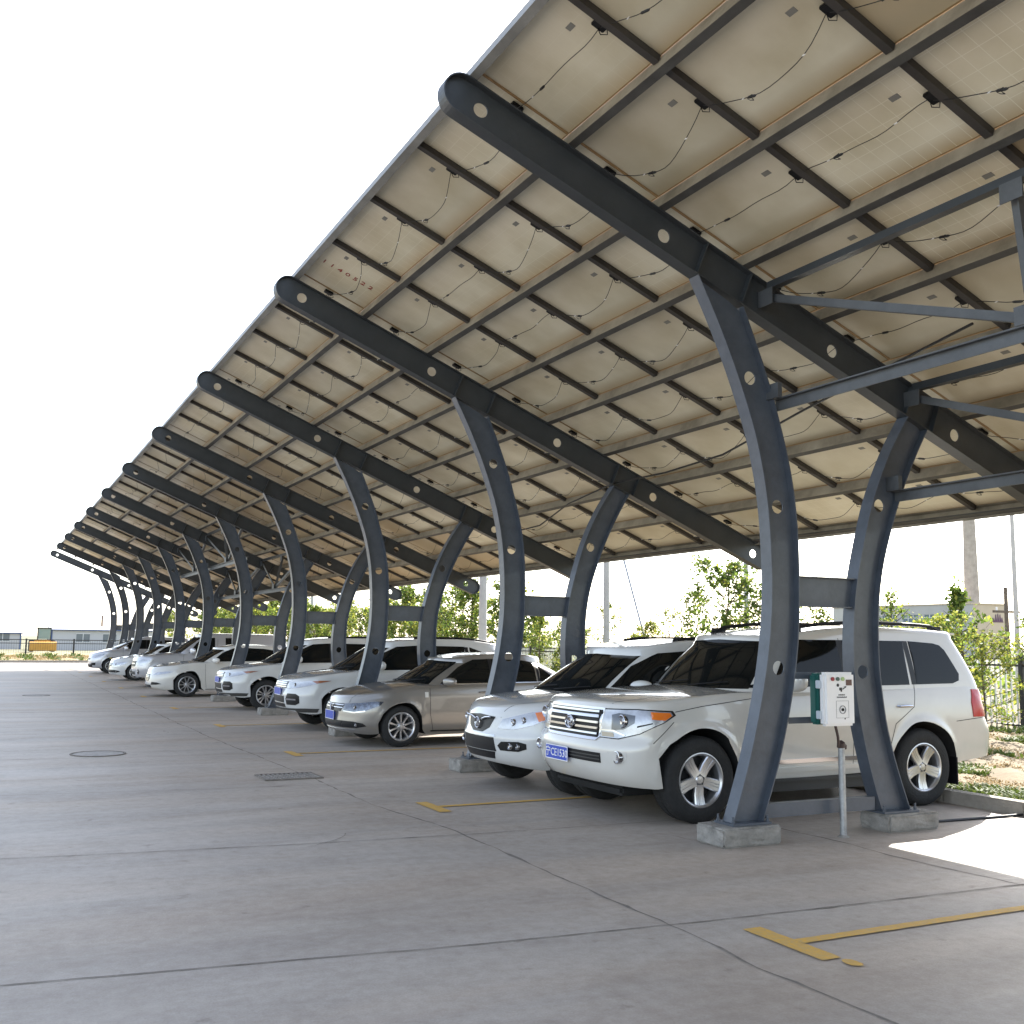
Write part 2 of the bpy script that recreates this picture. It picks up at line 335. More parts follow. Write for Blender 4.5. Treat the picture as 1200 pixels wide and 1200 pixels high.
def rafter_mesh():
    b = MB(); s0 = -1.09; s1 = 6.86; hs = []
    for hx in (-.83, .927, 2.81, 4.387, 6.179): hs.append(hx/math.cos(TH)+.0)
    r = .062
    ss = sorted(set(list(np.linspace(s0-HB, s1+HB, 50))+[s0-HB*math.cos(t) for t in np.linspace(0, math.pi/2, 10)]+[s1+HB*math.cos(t) for t in np.linspace(0, math.pi/2, 10)]+[h+r*c for h in hs for c in np.cos(np.linspace(0, math.pi, 13))]))
    def half(s):
        if s < s0: return math.sqrt(max(0, HB**2-(s0-s)**2))
        if s > s1: return math.sqrt(max(0, HB**2-(s-s1)**2))
        return HB
    for a, c in zip(ss[:-1], ss[1:]):
        if c-a < 1e-5: continue
        m = (a+c)/2; ha, hc = half(a), half(c); hh = [h for h in hs if abs(m-h) < r]
        quads = [((a, -ha), (c, -hc), (c, hc), (a, ha))]
        if hh:
            h = hh[0]; da = math.sqrt(max(0, r*r-(a-h)**2)); dc = math.sqrt(max(0, r*r-(c-h)**2))
            quads = [((a, -ha), (c, -hc), (c, -dc), (a, -da)), ((a, da), (c, dc), (c, hc), (a, ha))]
        for q in quads: b.add([sp(s, n, -.006) for s, n in q]+[sp(s, n, .006) for s, n in q], [(0, 1, 2, 3), (7, 6, 5, 4)])
    for h in hs: n = 24; b.add([sp(h+r*math.cos(2*math.pi*k/n), r*math.sin(2*math.pi*k/n), yy) for yy in (-.006, .006) for k in range(n)], [(k, (k+1) % n, n+(k+1) % n, n+k) for k in range(n)])
    path = [(s0-HB*math.sin(t), HB*math.cos(t)) for t in np.linspace(0, math.pi, 17)]+[(s1+HB*math.sin(t), -HB*math.cos(t)) for t in np.linspace(0, math.pi, 17)]
    n = len(path); vs = []
    for i, (s, h) in enumerate(path):
        cx = s0 if i < 17 else s1; k = (HB+.011)/HB
        vs += [sp(s, h, -FW), sp(s, h, FW), sp(cx+(s-cx)*k, h*k, FW), sp(cx+(s-cx)*k, h*k, -FW)]
    b.add(vs, [(4*i+k, 4*i+(k+1) % 4, 4*((i+1) % n)+(k+1) % 4, 4*((i+1) % n)+k) for i in range(n) for k in range(4)])
    # stiffeners over the column heads
    for s in (1.40, 1.92, 4.03, 4.40):
        for sg in (-1, 1): b.box((-.006, min(sg*.006, sg*FW), -HB), (.006, max(sg*.006, sg*FW), HB), Matrix.Translation(sp(s, 0)) @ Matrix.Rotation(TH, 4, 'Y'))
    return b
YF = [5.3*i for i in range(-5, 11)]
raf0 = rafter_mesh().build('support_frame', M_STEELTOP); colL = column_mesh(OL, IL, [(1.839, 3.997, .062), (2.125, 2.863, .062), (2.103, 1.445, .062)]).build('column', M_STEEL)
colR = column_mesh(OR, IR, [(3.345, 2.954, .062), (3.085, 1.41, .062)]).build('column', M_STEEL)
b = MB(); b.box((2.30, -.05, 2.245), (2.99, .05, 2.255)); b.box((2.30, -.05, 1.985), (2.99, .05, 1.995)); b.box((2.30, -.006, 1.995), (2.99, .006, 2.245)); xb = b.build('cross_beam', M_STEEL)
b = MB(); b.box((1.90, -.05, .19), (3.14, -.035, .295)); b.box((1.90, -.05, .295), (3.14, .03, .305)); fr = b.build('foot_rail', M_STEEL)
b = MB(); b.box((1.35, -.19, 0.0), (1.95, .19, .155), bev=.015)
b2 = MB(); b2.box((3.18, -.18, 0.0), (3.80, .19, .155), bev=.018)
def rough(o, a):
    me = o.data; bm = bmesh.new(); bm.from_mesh(me); bmesh.ops.subdivide_edges(bm, edges=[e for e in bm.edges if e.calc_length() > .1], cuts=4, use_grid_fill=True)
    for v in bm.verts: v.co += Vector((random.uniform(-a, a), random.uniform(-a, a), random.uniform(-a, a)*.3))
    bm.to_mesh(me); bm.free(); return o
ftL = rough(b.build('concrete_footing', M_FOOT), .005); ftR = rough(b2.build('concrete_footing', M_FOOT), .005)
protos = [raf0, colL, colR, xb, fr, ftL, ftR]
for i, y in enumerate(YF):
    if i == 0: os_ = protos
    else:
        os_ = []
        for p in protos: c = p.copy(); COL.objects.link(c); os_.append(c)
    pc(os_[0]); os_[0].location = (0, y, 0)
    for c in os_[1:]: c.parent = os_[0]; c.matrix_parent_inverse = Matrix.Identity(4); c.location = (0, 0, 0)
# purlins: C sections on top of the rafters
Y0, Y1 = -26.9, 52.35
NT = HB+.011; PH = .125; XP = [-1.02+.893*k for k in range(9)]; SPU = [x/math.cos(TH) for x in XP]
M_PFL = mat('purlin_flange_shaded', (.075, .075, .07), .6, .2, noise=.4, nscale=3., col2=(.045, .043, .04))  # grey steel, colour darkened for the shade on the downward-facing flange
M_EAVE = mat('eave_purlin', (.25, .25, .235), .55, .3, noise=.35, nscale=2.5)
for k, s in enumerate(SPU):
    if k == 8: s += .04
    b = MB(); M = Matrix(((ux.x, 0, un.x, sp(s, 0).x), (0, 1, 0, 0), (ux.z, 0, un.z, sp(s, 0).z), (0, 0, 0, 1)))
    sg = 1 if k < 8 else -1
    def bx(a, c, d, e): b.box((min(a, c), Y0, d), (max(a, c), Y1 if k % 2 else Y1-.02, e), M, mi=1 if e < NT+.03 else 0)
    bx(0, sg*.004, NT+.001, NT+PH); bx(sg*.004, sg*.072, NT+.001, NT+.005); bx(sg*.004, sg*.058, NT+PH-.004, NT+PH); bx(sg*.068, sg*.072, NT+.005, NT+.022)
    if k == 8: b.box((.0, Y0, NT-.03), (.004+.003, Y1, NT+PH+.03), M)
    for yy in YF[1:-1]: b.box((-.003, yy+.66-.10, NT+.004), (.0, yy+.66+.10, NT+PH-.004), M)   # splice plates
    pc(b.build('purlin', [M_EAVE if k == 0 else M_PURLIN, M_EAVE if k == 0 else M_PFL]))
# panels
def panel_mat():
    m = bpy.data.materials.new('panel_backsheet'); m.use_nodes = True; nd, lk = N(m); b = nd['Principled BSDF']
    uv = nd.new('ShaderNodeTexCoord'); sx = nd.new('ShaderNodeSeparateXYZ'); lk.new(uv.outputs['Object'], sx.inputs[0])
    def lines(sock, per, wd):
        a = nd.new('ShaderNodeMath'); a.operation = 'DIVIDE'; lk.new(sock, a.inputs[0]); a.inputs[1].default_value = per
        f = nd.new('ShaderNodeMath'); f.operation = 'FRACT'; lk.new(a.outputs[0], f.inputs[0])
        g = nd.new('ShaderNodeMath'); g.operation = 'LESS_THAN'; lk.new(f.outputs[0], g.inputs[0]); g.inputs[1].default_value = wd; return g.outputs[0]
    l1 = lines(sx.outputs[0], .155, .035); l2 = lines(sx.outputs[1], .1305, .04)
    mx = nd.new('ShaderNodeMath'); mx.operation = 'MAXIMUM'; lk.new(l1, mx.inputs[0]); lk.new(l2, mx.inputs[1])
    oi = nd.new('ShaderNodeObjectInfo'); sc = nd.new('ShaderNodeMath'); sc.operation = 'MULTIPLY'; lk.new(mx.outputs[0], sc.inputs[0])
    pw = nd.new('ShaderNodeMath'); pw.operation = 'POWER'; lk.new(oi.outputs['Random'], pw.inputs[0]); pw.inputs[1].default_value = 2.5; lk.new(pw.outputs[0], sc.inputs[1])
    no = nd.new('ShaderNodeTexNoise'); no.inputs['Scale'].default_value = 1.6; no.inputs['Detail'].default_value = 7
    ad = nd.new('ShaderNodeVectorMath'); ad.operation = 'ADD'; lk.new(uv.outputs['Object'], ad.inputs[0]); lk.new(oi.outputs['Location'], ad.inputs[1]); lk.new(ad.outputs[0], no.inputs['Vector'])
    r = nd.new('ShaderNodeValToRGB'); r.color_ramp.elements[0].position = .3; r.color_ramp.elements[1].position = .65; r.color_ramp.elements[0].color = (.55, .50, .36, 1); r.color_ramp.elements[1].color = (.71, .67, .53, 1); lk.new(no.outputs['Fac'], r.inputs[0])
    # dust gathered along the lower long edge and the short edges
    mr = nd.new('ShaderNodeMapRange'); lk.new(sx.outputs[0], mr.inputs[0]); mr.inputs[1].default_value = .30; mr.inputs[2].default_value = .47
    m1 = nd.new('ShaderNodeMixRGB'); m1.blend_type = 'MIX'; m1.inputs[2].default_value = (.40, .27, .12, 1); lk.new(r.outputs[0], m1.inputs[1])
    k1 = nd.new('ShaderNodeMath'); k1.operation = 'MULTIPLY'; lk.new(mr.outputs[0], k1.inputs[0]); lk.new(no.outputs['Fac'], k1.inputs[1]); k2 = nd.new('ShaderNodeMath'); k2.operation = 'MULTIPLY'; k2.use_clamp = True; lk.new(k1.outputs[0], k2.inputs[0]); k2.inputs[1].default_value = 1.1; lk.new(k2.outputs[0], m1.inputs[0])
    m2 = nd.new('ShaderNodeMixRGB'); m2.inputs[2].default_value = (.80, .78, .66, 1); lk.new(m1.outputs[0], m2.inputs[1]); k3 = nd.new('ShaderNodeMath'); k3.operation = 'MULTIPLY'; lk.new(sc.outputs[0], k3.inputs[0]); k3.inputs[1].default_value = .75; lk.new(k3.outputs[0], m2.inputs[0])
    hs = nd.new('ShaderNodeHueSaturation'); lk.new(m2.outputs[0], hs.inputs['Color']); v = nd.new('ShaderNodeMapRange'); lk.new(oi.outputs['Random'], v.inputs[0]); v.inputs[3].default_value = .86; v.inputs[4].default_value = 1.12; lk.new(v.outputs[0], hs.inputs['Value'])
    lk.new(hs.outputs[0], b.inputs['Base Color']); b.inputs['Roughness'].default_value = .38
    tr = nd.new('ShaderNodeBsdfTranslucent'); tr.inputs[0].default_value = (.62, .50, .30, 1); ms = nd.new('ShaderNodeMixShader'); ms.inputs[0].default_value = .06
    lk.new(b.outputs[0], ms.inputs[1]); lk.new(tr.outputs[0], ms.inputs[2]); lk.new(ms.outputs[0], nd['Material Output'].inputs[0]); return m
M_PANEL = panel_mat()
M_CELL = mat('solar_cells', (.01, .013, .04), .1, 0, 1.)
PW = 1.325; PL = (XP[1]-XP[0])/math.cos(TH); NP = NT+PH+.002
HX, HY = PL/2-.006, PW/2-.006
def panel_mesh():
    b = MB(); b.box((-HX+.01, -HY+.01, .004), (HX-.01, HY-.01, .008), mi=0); b.add([(-HX+.01, -HY+.01, .036), (HX-.01, -HY+.01, .036), (HX-.01, HY-.01, .036), (-HX+.01, HY-.01, .036)], [(0, 1, 2, 3)], 1)
    for a, c in (((-HX, -HY), (-HX+.01, HY)), ((HX-.01, -HY), (HX, HY))): b.box((a[0], a[1], 0), (c[0], c[1], .04), mi=2)
    for a, c in (((-HX+.01, -HY), (HX-.01, -HY+.01)), ((-HX+.01, HY-.01), (HX-.01, HY))): b.box((a[0], a[1], 0), (c[0], c[1], .04), mi=2)
    return b
M_PFRAME = mat('panel_frame', (.30, .20, .09), .5, .3)
PM = [M_PANEL, M_CELL, M_PFRAME]
pmesh = panel_mesh().build('solar_panel', PM)
def rail_mb():
    b = MB(); b.box((-HX+.006, -HY-.036, -.055), (HX-.001, -HY-.030, -.002)); b.box((-HX+.006, -HY+.022, -.055), (HX-.001, -HY+.028, -.002)); b.box((-HX+.006, -HY-.030, -.055), (HX-.001, -HY+.022, -.051))
    return b
rail0 = rail_mb().build('mounting_rail', M_RAIL, pmesh)
def cable_mb(seed):
    rn = random.Random(seed); b = MB(); P = []; sag = rn.uniform(.02, .13); dx = rn.uniform(-.02, .20); n = 14
    for i in range(n+1):
        t = i/n; y = -HY+.10+t*(2*HY-.02); P.append((dx*math.sin(t*math.pi)+.012*math.sin(t*9+seed), y, -.03-sag*4*t*(1-t)*(1.25-.5*t)-.012*math.sin(t*14+seed)))
    b.tube(P, .0034, 5)
    c = Vector(P[9]); d = (Vector(P[10])-Vector(P[9])).normalized(); b.tube([c-d*.045, c-d*.03, c+d*.03, c+d*.045], [.006, .011, .011, .006], 6)
    lp = [c+Vector((.02*math.cos(t), .0, -.012+.022*math.sin(t)))+d*.02*math.sin(2*t) for t in np.linspace(0, 6.28, 9)]
    if rn.random() < .5: b.tube(lp, .0035, 4)
    for k in ((11,) if seed % 2 else (3, 10)): c = Vector(P[k]); b.tube([c-Vector((0, .014, 0)), c+Vector((0, .014, 0))], .005, 5, mi=1)
    return b
cables = [cable_mb(k).build('cable', [M_CABLE, M_WHITE], pmesh, smooth=True) for k in range(9)]
b = MB(); b.box((-.055, -HY+.04, -.026), (.055, -HY+.12, .003), bev=.006); b.tube([(.05, -HY+.06, -.01), (.08, -HY+.08, -.04), (.04, -HY+.11, -.05), (0, -HY+.10, -.028)], .004, 5); jb0 = b.build('junction_box', M_BLACK, pmesh)
b = MB(); b.box((-.16, -HY+.25, .001), (-.115, -HY+.33, .0035)); lb0 = b.build('rating_label', mat('grey_label', (.20, .20, .18), .5), pmesh)
RM = Matrix.Rotation(TH, 4, 'Y')
cells = []
for r in range(8):
    for k in range(-20, 39):
        yc = PW*(k+.5)+.0
        if yc-PW/2 < Y0-.1 or yc+PW/2 > Y1+.7: continue
        c = sp((SPU[r]+SPU[r+1])/2, NP, yc); dv = c-CAM; d = dv.dot(Fw)
        u = 600+FPX*dv.dot(Rt)/d if d > .3 else 9e9; v = 600-FPX*dv.dot(Up)/d if d > .3 else 9e9
        vis = d > .3 and -60 < u < 1270 and -70 < v < 1200
        nrm = abs(un.dot(dv.normalized())); area = PW*PL*nrm/max(d, .3)**2
        if k == 38 or (not vis and yc < 30 and yc > 8): pass
        cells.append((-(area if vis else 0), r, k, c))
cells.sort(key=lambda q: q[0])
rest = MB(); restn = []
for idx, (a, r, k, c) in enumerate(cells):
    if idx < 100:
        if idx == 0: assert k % 4; p, kids = pmesh, [rail0, cables[0], jb0, lb0]
        else:
            p = pmesh.copy(); COL.objects.link(p); kids = []
            for q in ((rail0, cables[(r*3+k*7+idx) % 9], jb0, lb0) if k % 4 else (cables[(r*3+k*7+idx) % 9], jb0, lb0)):
                kk = q.copy(); COL.objects.link(kk); kids.append(kk)
        for kk in kids: kk.parent = p; kk.matrix_parent_inverse = Matrix.Identity(4); kk.location = (0, 0, 0)
        pc(p); p.location = c; p.rotation_euler = (0, TH, 0)
        if r == 0 and k == 3: special = p
    else: restn.append((r, k, c))
for q in cables[1:]: bpy.data.objects.remove(q)
pm = panel_mesh(); rm = rail_mb(); cms = [cable_mb(k) for k in range(9)]
for r, k, c in restn:
    M = Matrix.Translation(c) @ RM
    rest.add([M @ Vector(v) for v in pm.v], pm.f); rest.m[-len(pm.m):] = pm.m
    if k % 4: rest.add([M @ Vector(v) for v in rm.v], rm.f, 3)
    if c.y < 34:
        cm = cms[(r*3+k) % 9]; rest.add([M @ Vector(v) for v in cm.v], cm.f, 4)
o = rest.build('solar_panel', PM+[M_RAIL, M_CABLE]); pc(o); o['kind'] = 'stuff'
for i_, ch_ in enumerate('1140522'):
    text_mb(ch_, .13, Matrix(((1, 0, 0, -.30+i_*.105), (0, -1, 0, .02), (0, 0, -1, .002), (0, 0, 0, 1))), 'stencilled_digit', mat('red_ink', (.25, .02, .015), .7), special)
# tie trusses between frames (nearest bay and two bays far down)
M_TRUSS = mat('truss_grey_paint', (.085, .092, .10), .5, noise=.35, nscale=4., bump=.1, bscale=20)
def truss(y0, y1):
    ym = (y0+y1)/2
    for x, zc, xt in ((2.12, 3.82, 1.99), (3.54, 3.10, 3.75)):
        ztop = CZ+SL*xt+.14
        b = MB()
        # bottom chord: T section with a seat plate
        b.box((x-.05, y0+.02, zc-.006), (x+.05, y1-.02, zc+.006)); b.box((x-.006, y0+.02, zc-.10), (x+.006, y1-.02, zc-.006))
        b.box((x-.10, y0-.04, zc-.003), (x-.052, y0+.16, zc+.13)); b.box((x-.10, y1-.16, zc-.003), (x-.052, y1+.04, zc+.13))
        pc(b.build('bottom_chord', M_TRUSS))
        b = MB(); b.box((xt-.04, y0+.08, ztop-.05), (xt+.04, y1-.08, ztop-.042)); b.box((xt-.006, y0+.08, ztop-.042), (xt+.006, y1-.08, ztop+.03)); pc(b.build('top_chord', M_STEELTOP))
        b = MB(); b.bar((x, ym-.02, zc+.006), (xt, ym-.02, ztop-.05), .07, .008, (0, 1, 0)); b.bar((x, ym+.02, zc+.006), (xt, ym+.02, ztop-.05), .008, .07, (0, 1, 0)); b.box((x-.06, ym-.12, zc+.006), (x-.052, ym+.12, zc+.14)); b.box((xt-.06, ym-.09, ztop-.19), (xt-.052, ym+.09, ztop-.05)); pc(b.build('truss_post', M_TRUSS))
        for ya in (y0, y1):
            sg = 1 if ya == y0 else -1
            b = MB(); b.bar((xt, ya+sg*.06, ztop-.10), (x, ym-sg*.06, zc+.06), .010, .065); b.bar((xt+.03, ya+sg*.06, ztop-.135), (x+.03, ym-sg*.06, zc+.025), .06, .008); b.box((xt-.05, min(ya+sg*.012, ya+sg*.2), ztop-.2), (xt-.042, max(ya+sg*.012, ya+sg*.2), ztop-.05)); pc(b.build('diagonal_brace', M_TRUSS))
truss(-5.3, 0); truss(26.5, 31.8); truss(21.2, 26.5)
# thick supply cable slung under the purlins
b = MB(); b.tube([(2.9, -1.5, 4.25), (3.2, .8, 4.02), (3.55, 2.6, 3.86), (3.7, 4.0, 3.85), (3.72, 5.3, 3.88), (3.9, 6.9, 3.78), (4.3, 8.6, 3.62), (4.4, 10.6, 3.60)], .012, 6); pc(b.build('supply_cable', M_CABLE, smooth=True))
# wall rails carrying the charger
b = MB(); b.box((2.24, -.012, 1.35), (2.94, .0-.0065, 1.41)); b.box((2.20, -.012, .965), (2.96, -.0065, 1.02)); o = b.build('charger_rail', M_STEEL); pc(o)

#@@CHARGER
ch = empty('charging_box', (2.555, -.20, 1.19)); tag(ch, 'small white and teal charging box between the two nearest legs', 'charging box')
b = MB(); b.box((-.185, .02, -.225), (.15, .12, .215), bev=.02); b.build('housing', M_GREEN, ch, True)
b = MB(); b.box((-.165, -.06, -.235), (.185, .022, .225), bev=.022); door = b.build('door', M_WHITE, ch, True)
for z in (-.14, .12): b = MB(); b.box((-.192, -.02, z-.035), (-.162, .03, z+.035), bev=.005); b.build('hinge', mat('hinge_grey', (.5, .55, .6), .4), ch, True)
def disc(x, z, r, m, name, par, dep=.012, n=18, ring=None):
    b = MB()
    pr = [(0, -.06-dep), (r, -.06-dep), (r, -.058)] if not ring else [(ring, -.058), (ring, -.06-dep), (r, -.06-dep), (r, -.058)]
    b.lathe(pr, n, Matrix.Translation((x, 0, z))); return b.build(name, m, par)
disc(-.08, .168, .017, mat('red_lamp', (.25, .01, .02), .3), 'indicator_lamp', door); disc(-.022, .168, .017, mat('dark_green_lamp', (.04, .09, .07), .3), 'indicator_lamp', door); disc(.035, .168, .017, mat('lime_lamp', (.35, .48, .2), .3), 'indicator_lamp', door)
b = MB(); b.box((.075, -.064, .112), (.14, -.058, .162)); b.build('display_window', mat('display', (.09, .04, .035), .25), door)
M_INK = mat('black_ink', (.02, .02, .02), .6)
disc(-.018, .115, .014, M_INK, 'printed_mark', door, .002); 
b = MB()
b.box((-.002, -.062, .07), (.03, -.0605, .094)); b.box((.012, -.062, .058), (.028, -.0605, .07)); b.bar((.035, -.061, .08), (.075, -.061, .10), .002, .008); b.bar((.05, -.061, .10), (.08, -.061, .105), .002, .004)
for x0, z0, n in ((-.012, .032, 7), (-.032, .012, 11)):
    for i in range(n): b.box((x0+i*.0105, -.0617, z0-.006), (x0+i*.0105+.007, -.0605, z0+.006*(1-.4*(i % 2))))
for z0 in (-.02, -.165):
    b.box((-.04, -.0615, z0-.001), (.10, -.0605, z0+.001))
b.box((-.041, -.0615, -.165), (-.039, -.0605, -.02)); b.box((.099, -.0615, -.165), (.101, -.0605, -.02)); b.box((.05, -.0617, -.178), (.062, -.0605, -.166)); b.build('printed_mark', M_INK, door)
disc(.03, -.095, .036, mat('ring_grey', (.22, .22, .22), .5), 'socket', door, .006, 28, ring=.031); disc(.03, -.095, .013, M_BLACK, 'socket_core', door, .008)
cb = MB(); cb.tube([(-.02, -.02, -.23), (-.005, -.02, -.28), (.012, -.015, -.33), (.03, .0, -.385), (.035, .012, -.42)], .012, 8); cb.build('cable', mat('brown_cable', (.05, .03, .025), .6), ch, True)
pp = empty('conduit_pipe', (2.665, -.15, 0)); tag(pp, 'galvanised conduit pipe rising from the concrete below the charging box', 'pipe')
b = MB(); b.lathe([(.028, 0), (.029, .0), (.029, .78), (.025, .785), (.025, .6)], 20, Matrix.Rotation(math.pi/2, 4, 'X')); b.build('pipe', M_GALV, pp, True)
b = MB(); b.tube([(.0, .0, -.01+.77), (-.004, 0, .80), (-.01, 0, .82)], [.034, .036, .014], 12); b.tube([(.0, 0, .80), (.04, 0, .77), (.045, 0, .745)], [.02, .02, .012], 8); b.build('tape_wrap', MATS['brown_cable'], pp, True)
b = MB(); b.lathe([(.0, .02), (.03, .02), (.05, .004), (.055, 0)], 16, Matrix.Rotation(math.pi/2, 4, 'X')); b.build('mortar_collar', M_FOOT, pp)
#@@CARS
# ------------------------------------------------------------------ cars
def pchip(pts):
    xs = np.array([p[0] for p in pts], float); ys = np.array([p[1] for p in pts], float); h = np.diff(xs); d = np.diff(ys)/h; m = np.zeros(len(xs))
    for i in range(1, len(xs)-1):
        if d[i-1]*d[i] > 0: w1 = 2*h[i]+h[i-1]; w2 = h[i]+2*h[i-1]; m[i] = (w1+w2)/(w1/d[i-1]+w2/d[i])
    m[0] = d[0]; m[-1] = d[-1]
    def f(x):
        x = np.clip(x, xs[0], xs[-1]); i = np.clip(np.searchsorted(xs, x, 'right')-1, 0, len(h)-1); t = (x-xs[i])/h[i]
        return ys[i]*(2*t**3-3*t**2+1)+h[i]*m[i]*(t**3-2*t**2+t)+ys[i+1]*(-2*t**3+3*t**2)+h[i]*m[i+1]*(t**3-t**2)
    return f
def hull(c, zb, zt, xf, xr, hw, a, nf, bb, nr, crown, roll, wheels=(), Ra=.4, flare=0., NT_=22, ns=90, rollf=None, arch_z=0.):
    # outline of one half, front centre -> rear centre
    zm = (zb(c['L']*.5)+zt(c['L']*.5))/2; X0, X1, W = float(xf(zm)), float(xr(zm)), 1.0
    half = []
    for p in np.linspace(0, math.pi/2, 22): half.append(('f', math.cos(p)**(2/nf), math.sin(p)**(2/nf)))
    xs = np.linspace(0, 1, ns)[1:-1]
    for t in xs: half.append(('s', t, 1.))
    for p in np.linspace(math.pi/2, 0, 20): half.append(('r', math.cos(p)**(2/nr), math.sin(p)**(2/nr)))
    def place(h, F, R):
        k, u, v = h
        if k == 'f': return F+a*(1-u), v
        if k == 'r': return R-bb*(1-u), v
        return F+a+(R-bb-F-a)*u, v
    n = len(half); levels = list(np.linspace(0, 1, NT_)); rows = []
    def zbot(x, v):
        z = float(zb(x))
        if v > .3:
            for xw, zw in wheels:
                d = abs(x-xw)
                if d < Ra: z = max(z, zw+arch_z+math.sqrt(Ra*Ra-d*d))
        return z
    def dressed(x, y, z):
        if flare:
            for xw, zw in wheels:
                d = math.hypot(x-xw, z-zw-arch_z)
                if d >= Ra-.02 and abs(y) > .6*hwm: y += flare*math.exp(-((d-Ra)/.05)**2)
                elif d < Ra and abs(y) > .6*hwm: y += flare
        return y
    hwm = float(max(hw(z) for z in np.linspace(.2, 1.8, 20)))
    for t in levels:
        row = []
        for h in half:
            x, v = place(h, X0, X1); z0 = zbot(x, v); z1 = float(zt(x))-roll; z = z0+(z1-z0)*t
            F, R, Wz = float(xf(z)), float(xr(z)), float(hw(z)); x2, v = place(h, F, R); y = Wz*v
            if v > .97: y = dressed(x2, y, z)
            row.append((x2, y, z))
        rows.append(row)
    top = rows[-1]; xc0, xc1 = X0+a*1.3, X1-bb*1.3
    qs = [.012, .03, .055, .085, .12, .17, .24, .33, .44, .56, .68, .8, .9, 1.0]; qr = roll/ max(hwm, .1)*1.3
    for q in qs:
        row = []
        for (x, y, z) in top:
            sx = min(max(x, xc0), xc1); nx = x+(sx-x)*q; ny = y*(1-q); W_ = hwm
            rz = roll*(1-math.sqrt(max(0, 1-max(0, 1-q/qr)**2))) if q < qr else 0
            zz = float(zt(nx))-rz+crown*(1-(ny/W_)**2)-crown*(1-(abs(y)/W_)**2)*(1-min(1, q/qr))
            row.append((nx, ny, zz))
        rows.append(row)
    # underside
    und = []
    base = rows[0]
    for q in (.10, .3, 1.0):
        und.append([(x+(min(max(x, xc0), xc1)-x)*q, y*(1-q), max(z, .0)) for x, y, z in base])
    return rows, und, half
def grid_to(mb, rows, n, mi=0, mirror=True):
    for sg in (1, -1):
        vs = [(x, y*sg, z) for row in rows for x, y, z in row]; fs = []
        for i in range(len(rows)-1):
            for j in range(n-1): q = (i*n+j, i*n+j+1, (i+1)*n+j+1, (i+1)*n+j); fs.append(q if sg > 0 else q[::-1])
        mb.add(vs, fs, mi)
def weld(o, d=.0004):
    bm = bmesh.new(); bm.from_mesh(o.data); bmesh.ops.remove_doubles(bm, verts=bm.verts, dist=d); bmesh.ops.dissolve_degenerate(bm, edges=bm.edges, dist=.0002); bmesh.ops.recalc_face_normals(bm, faces=bm.faces); bm.to_mesh(o.data); bm.free()
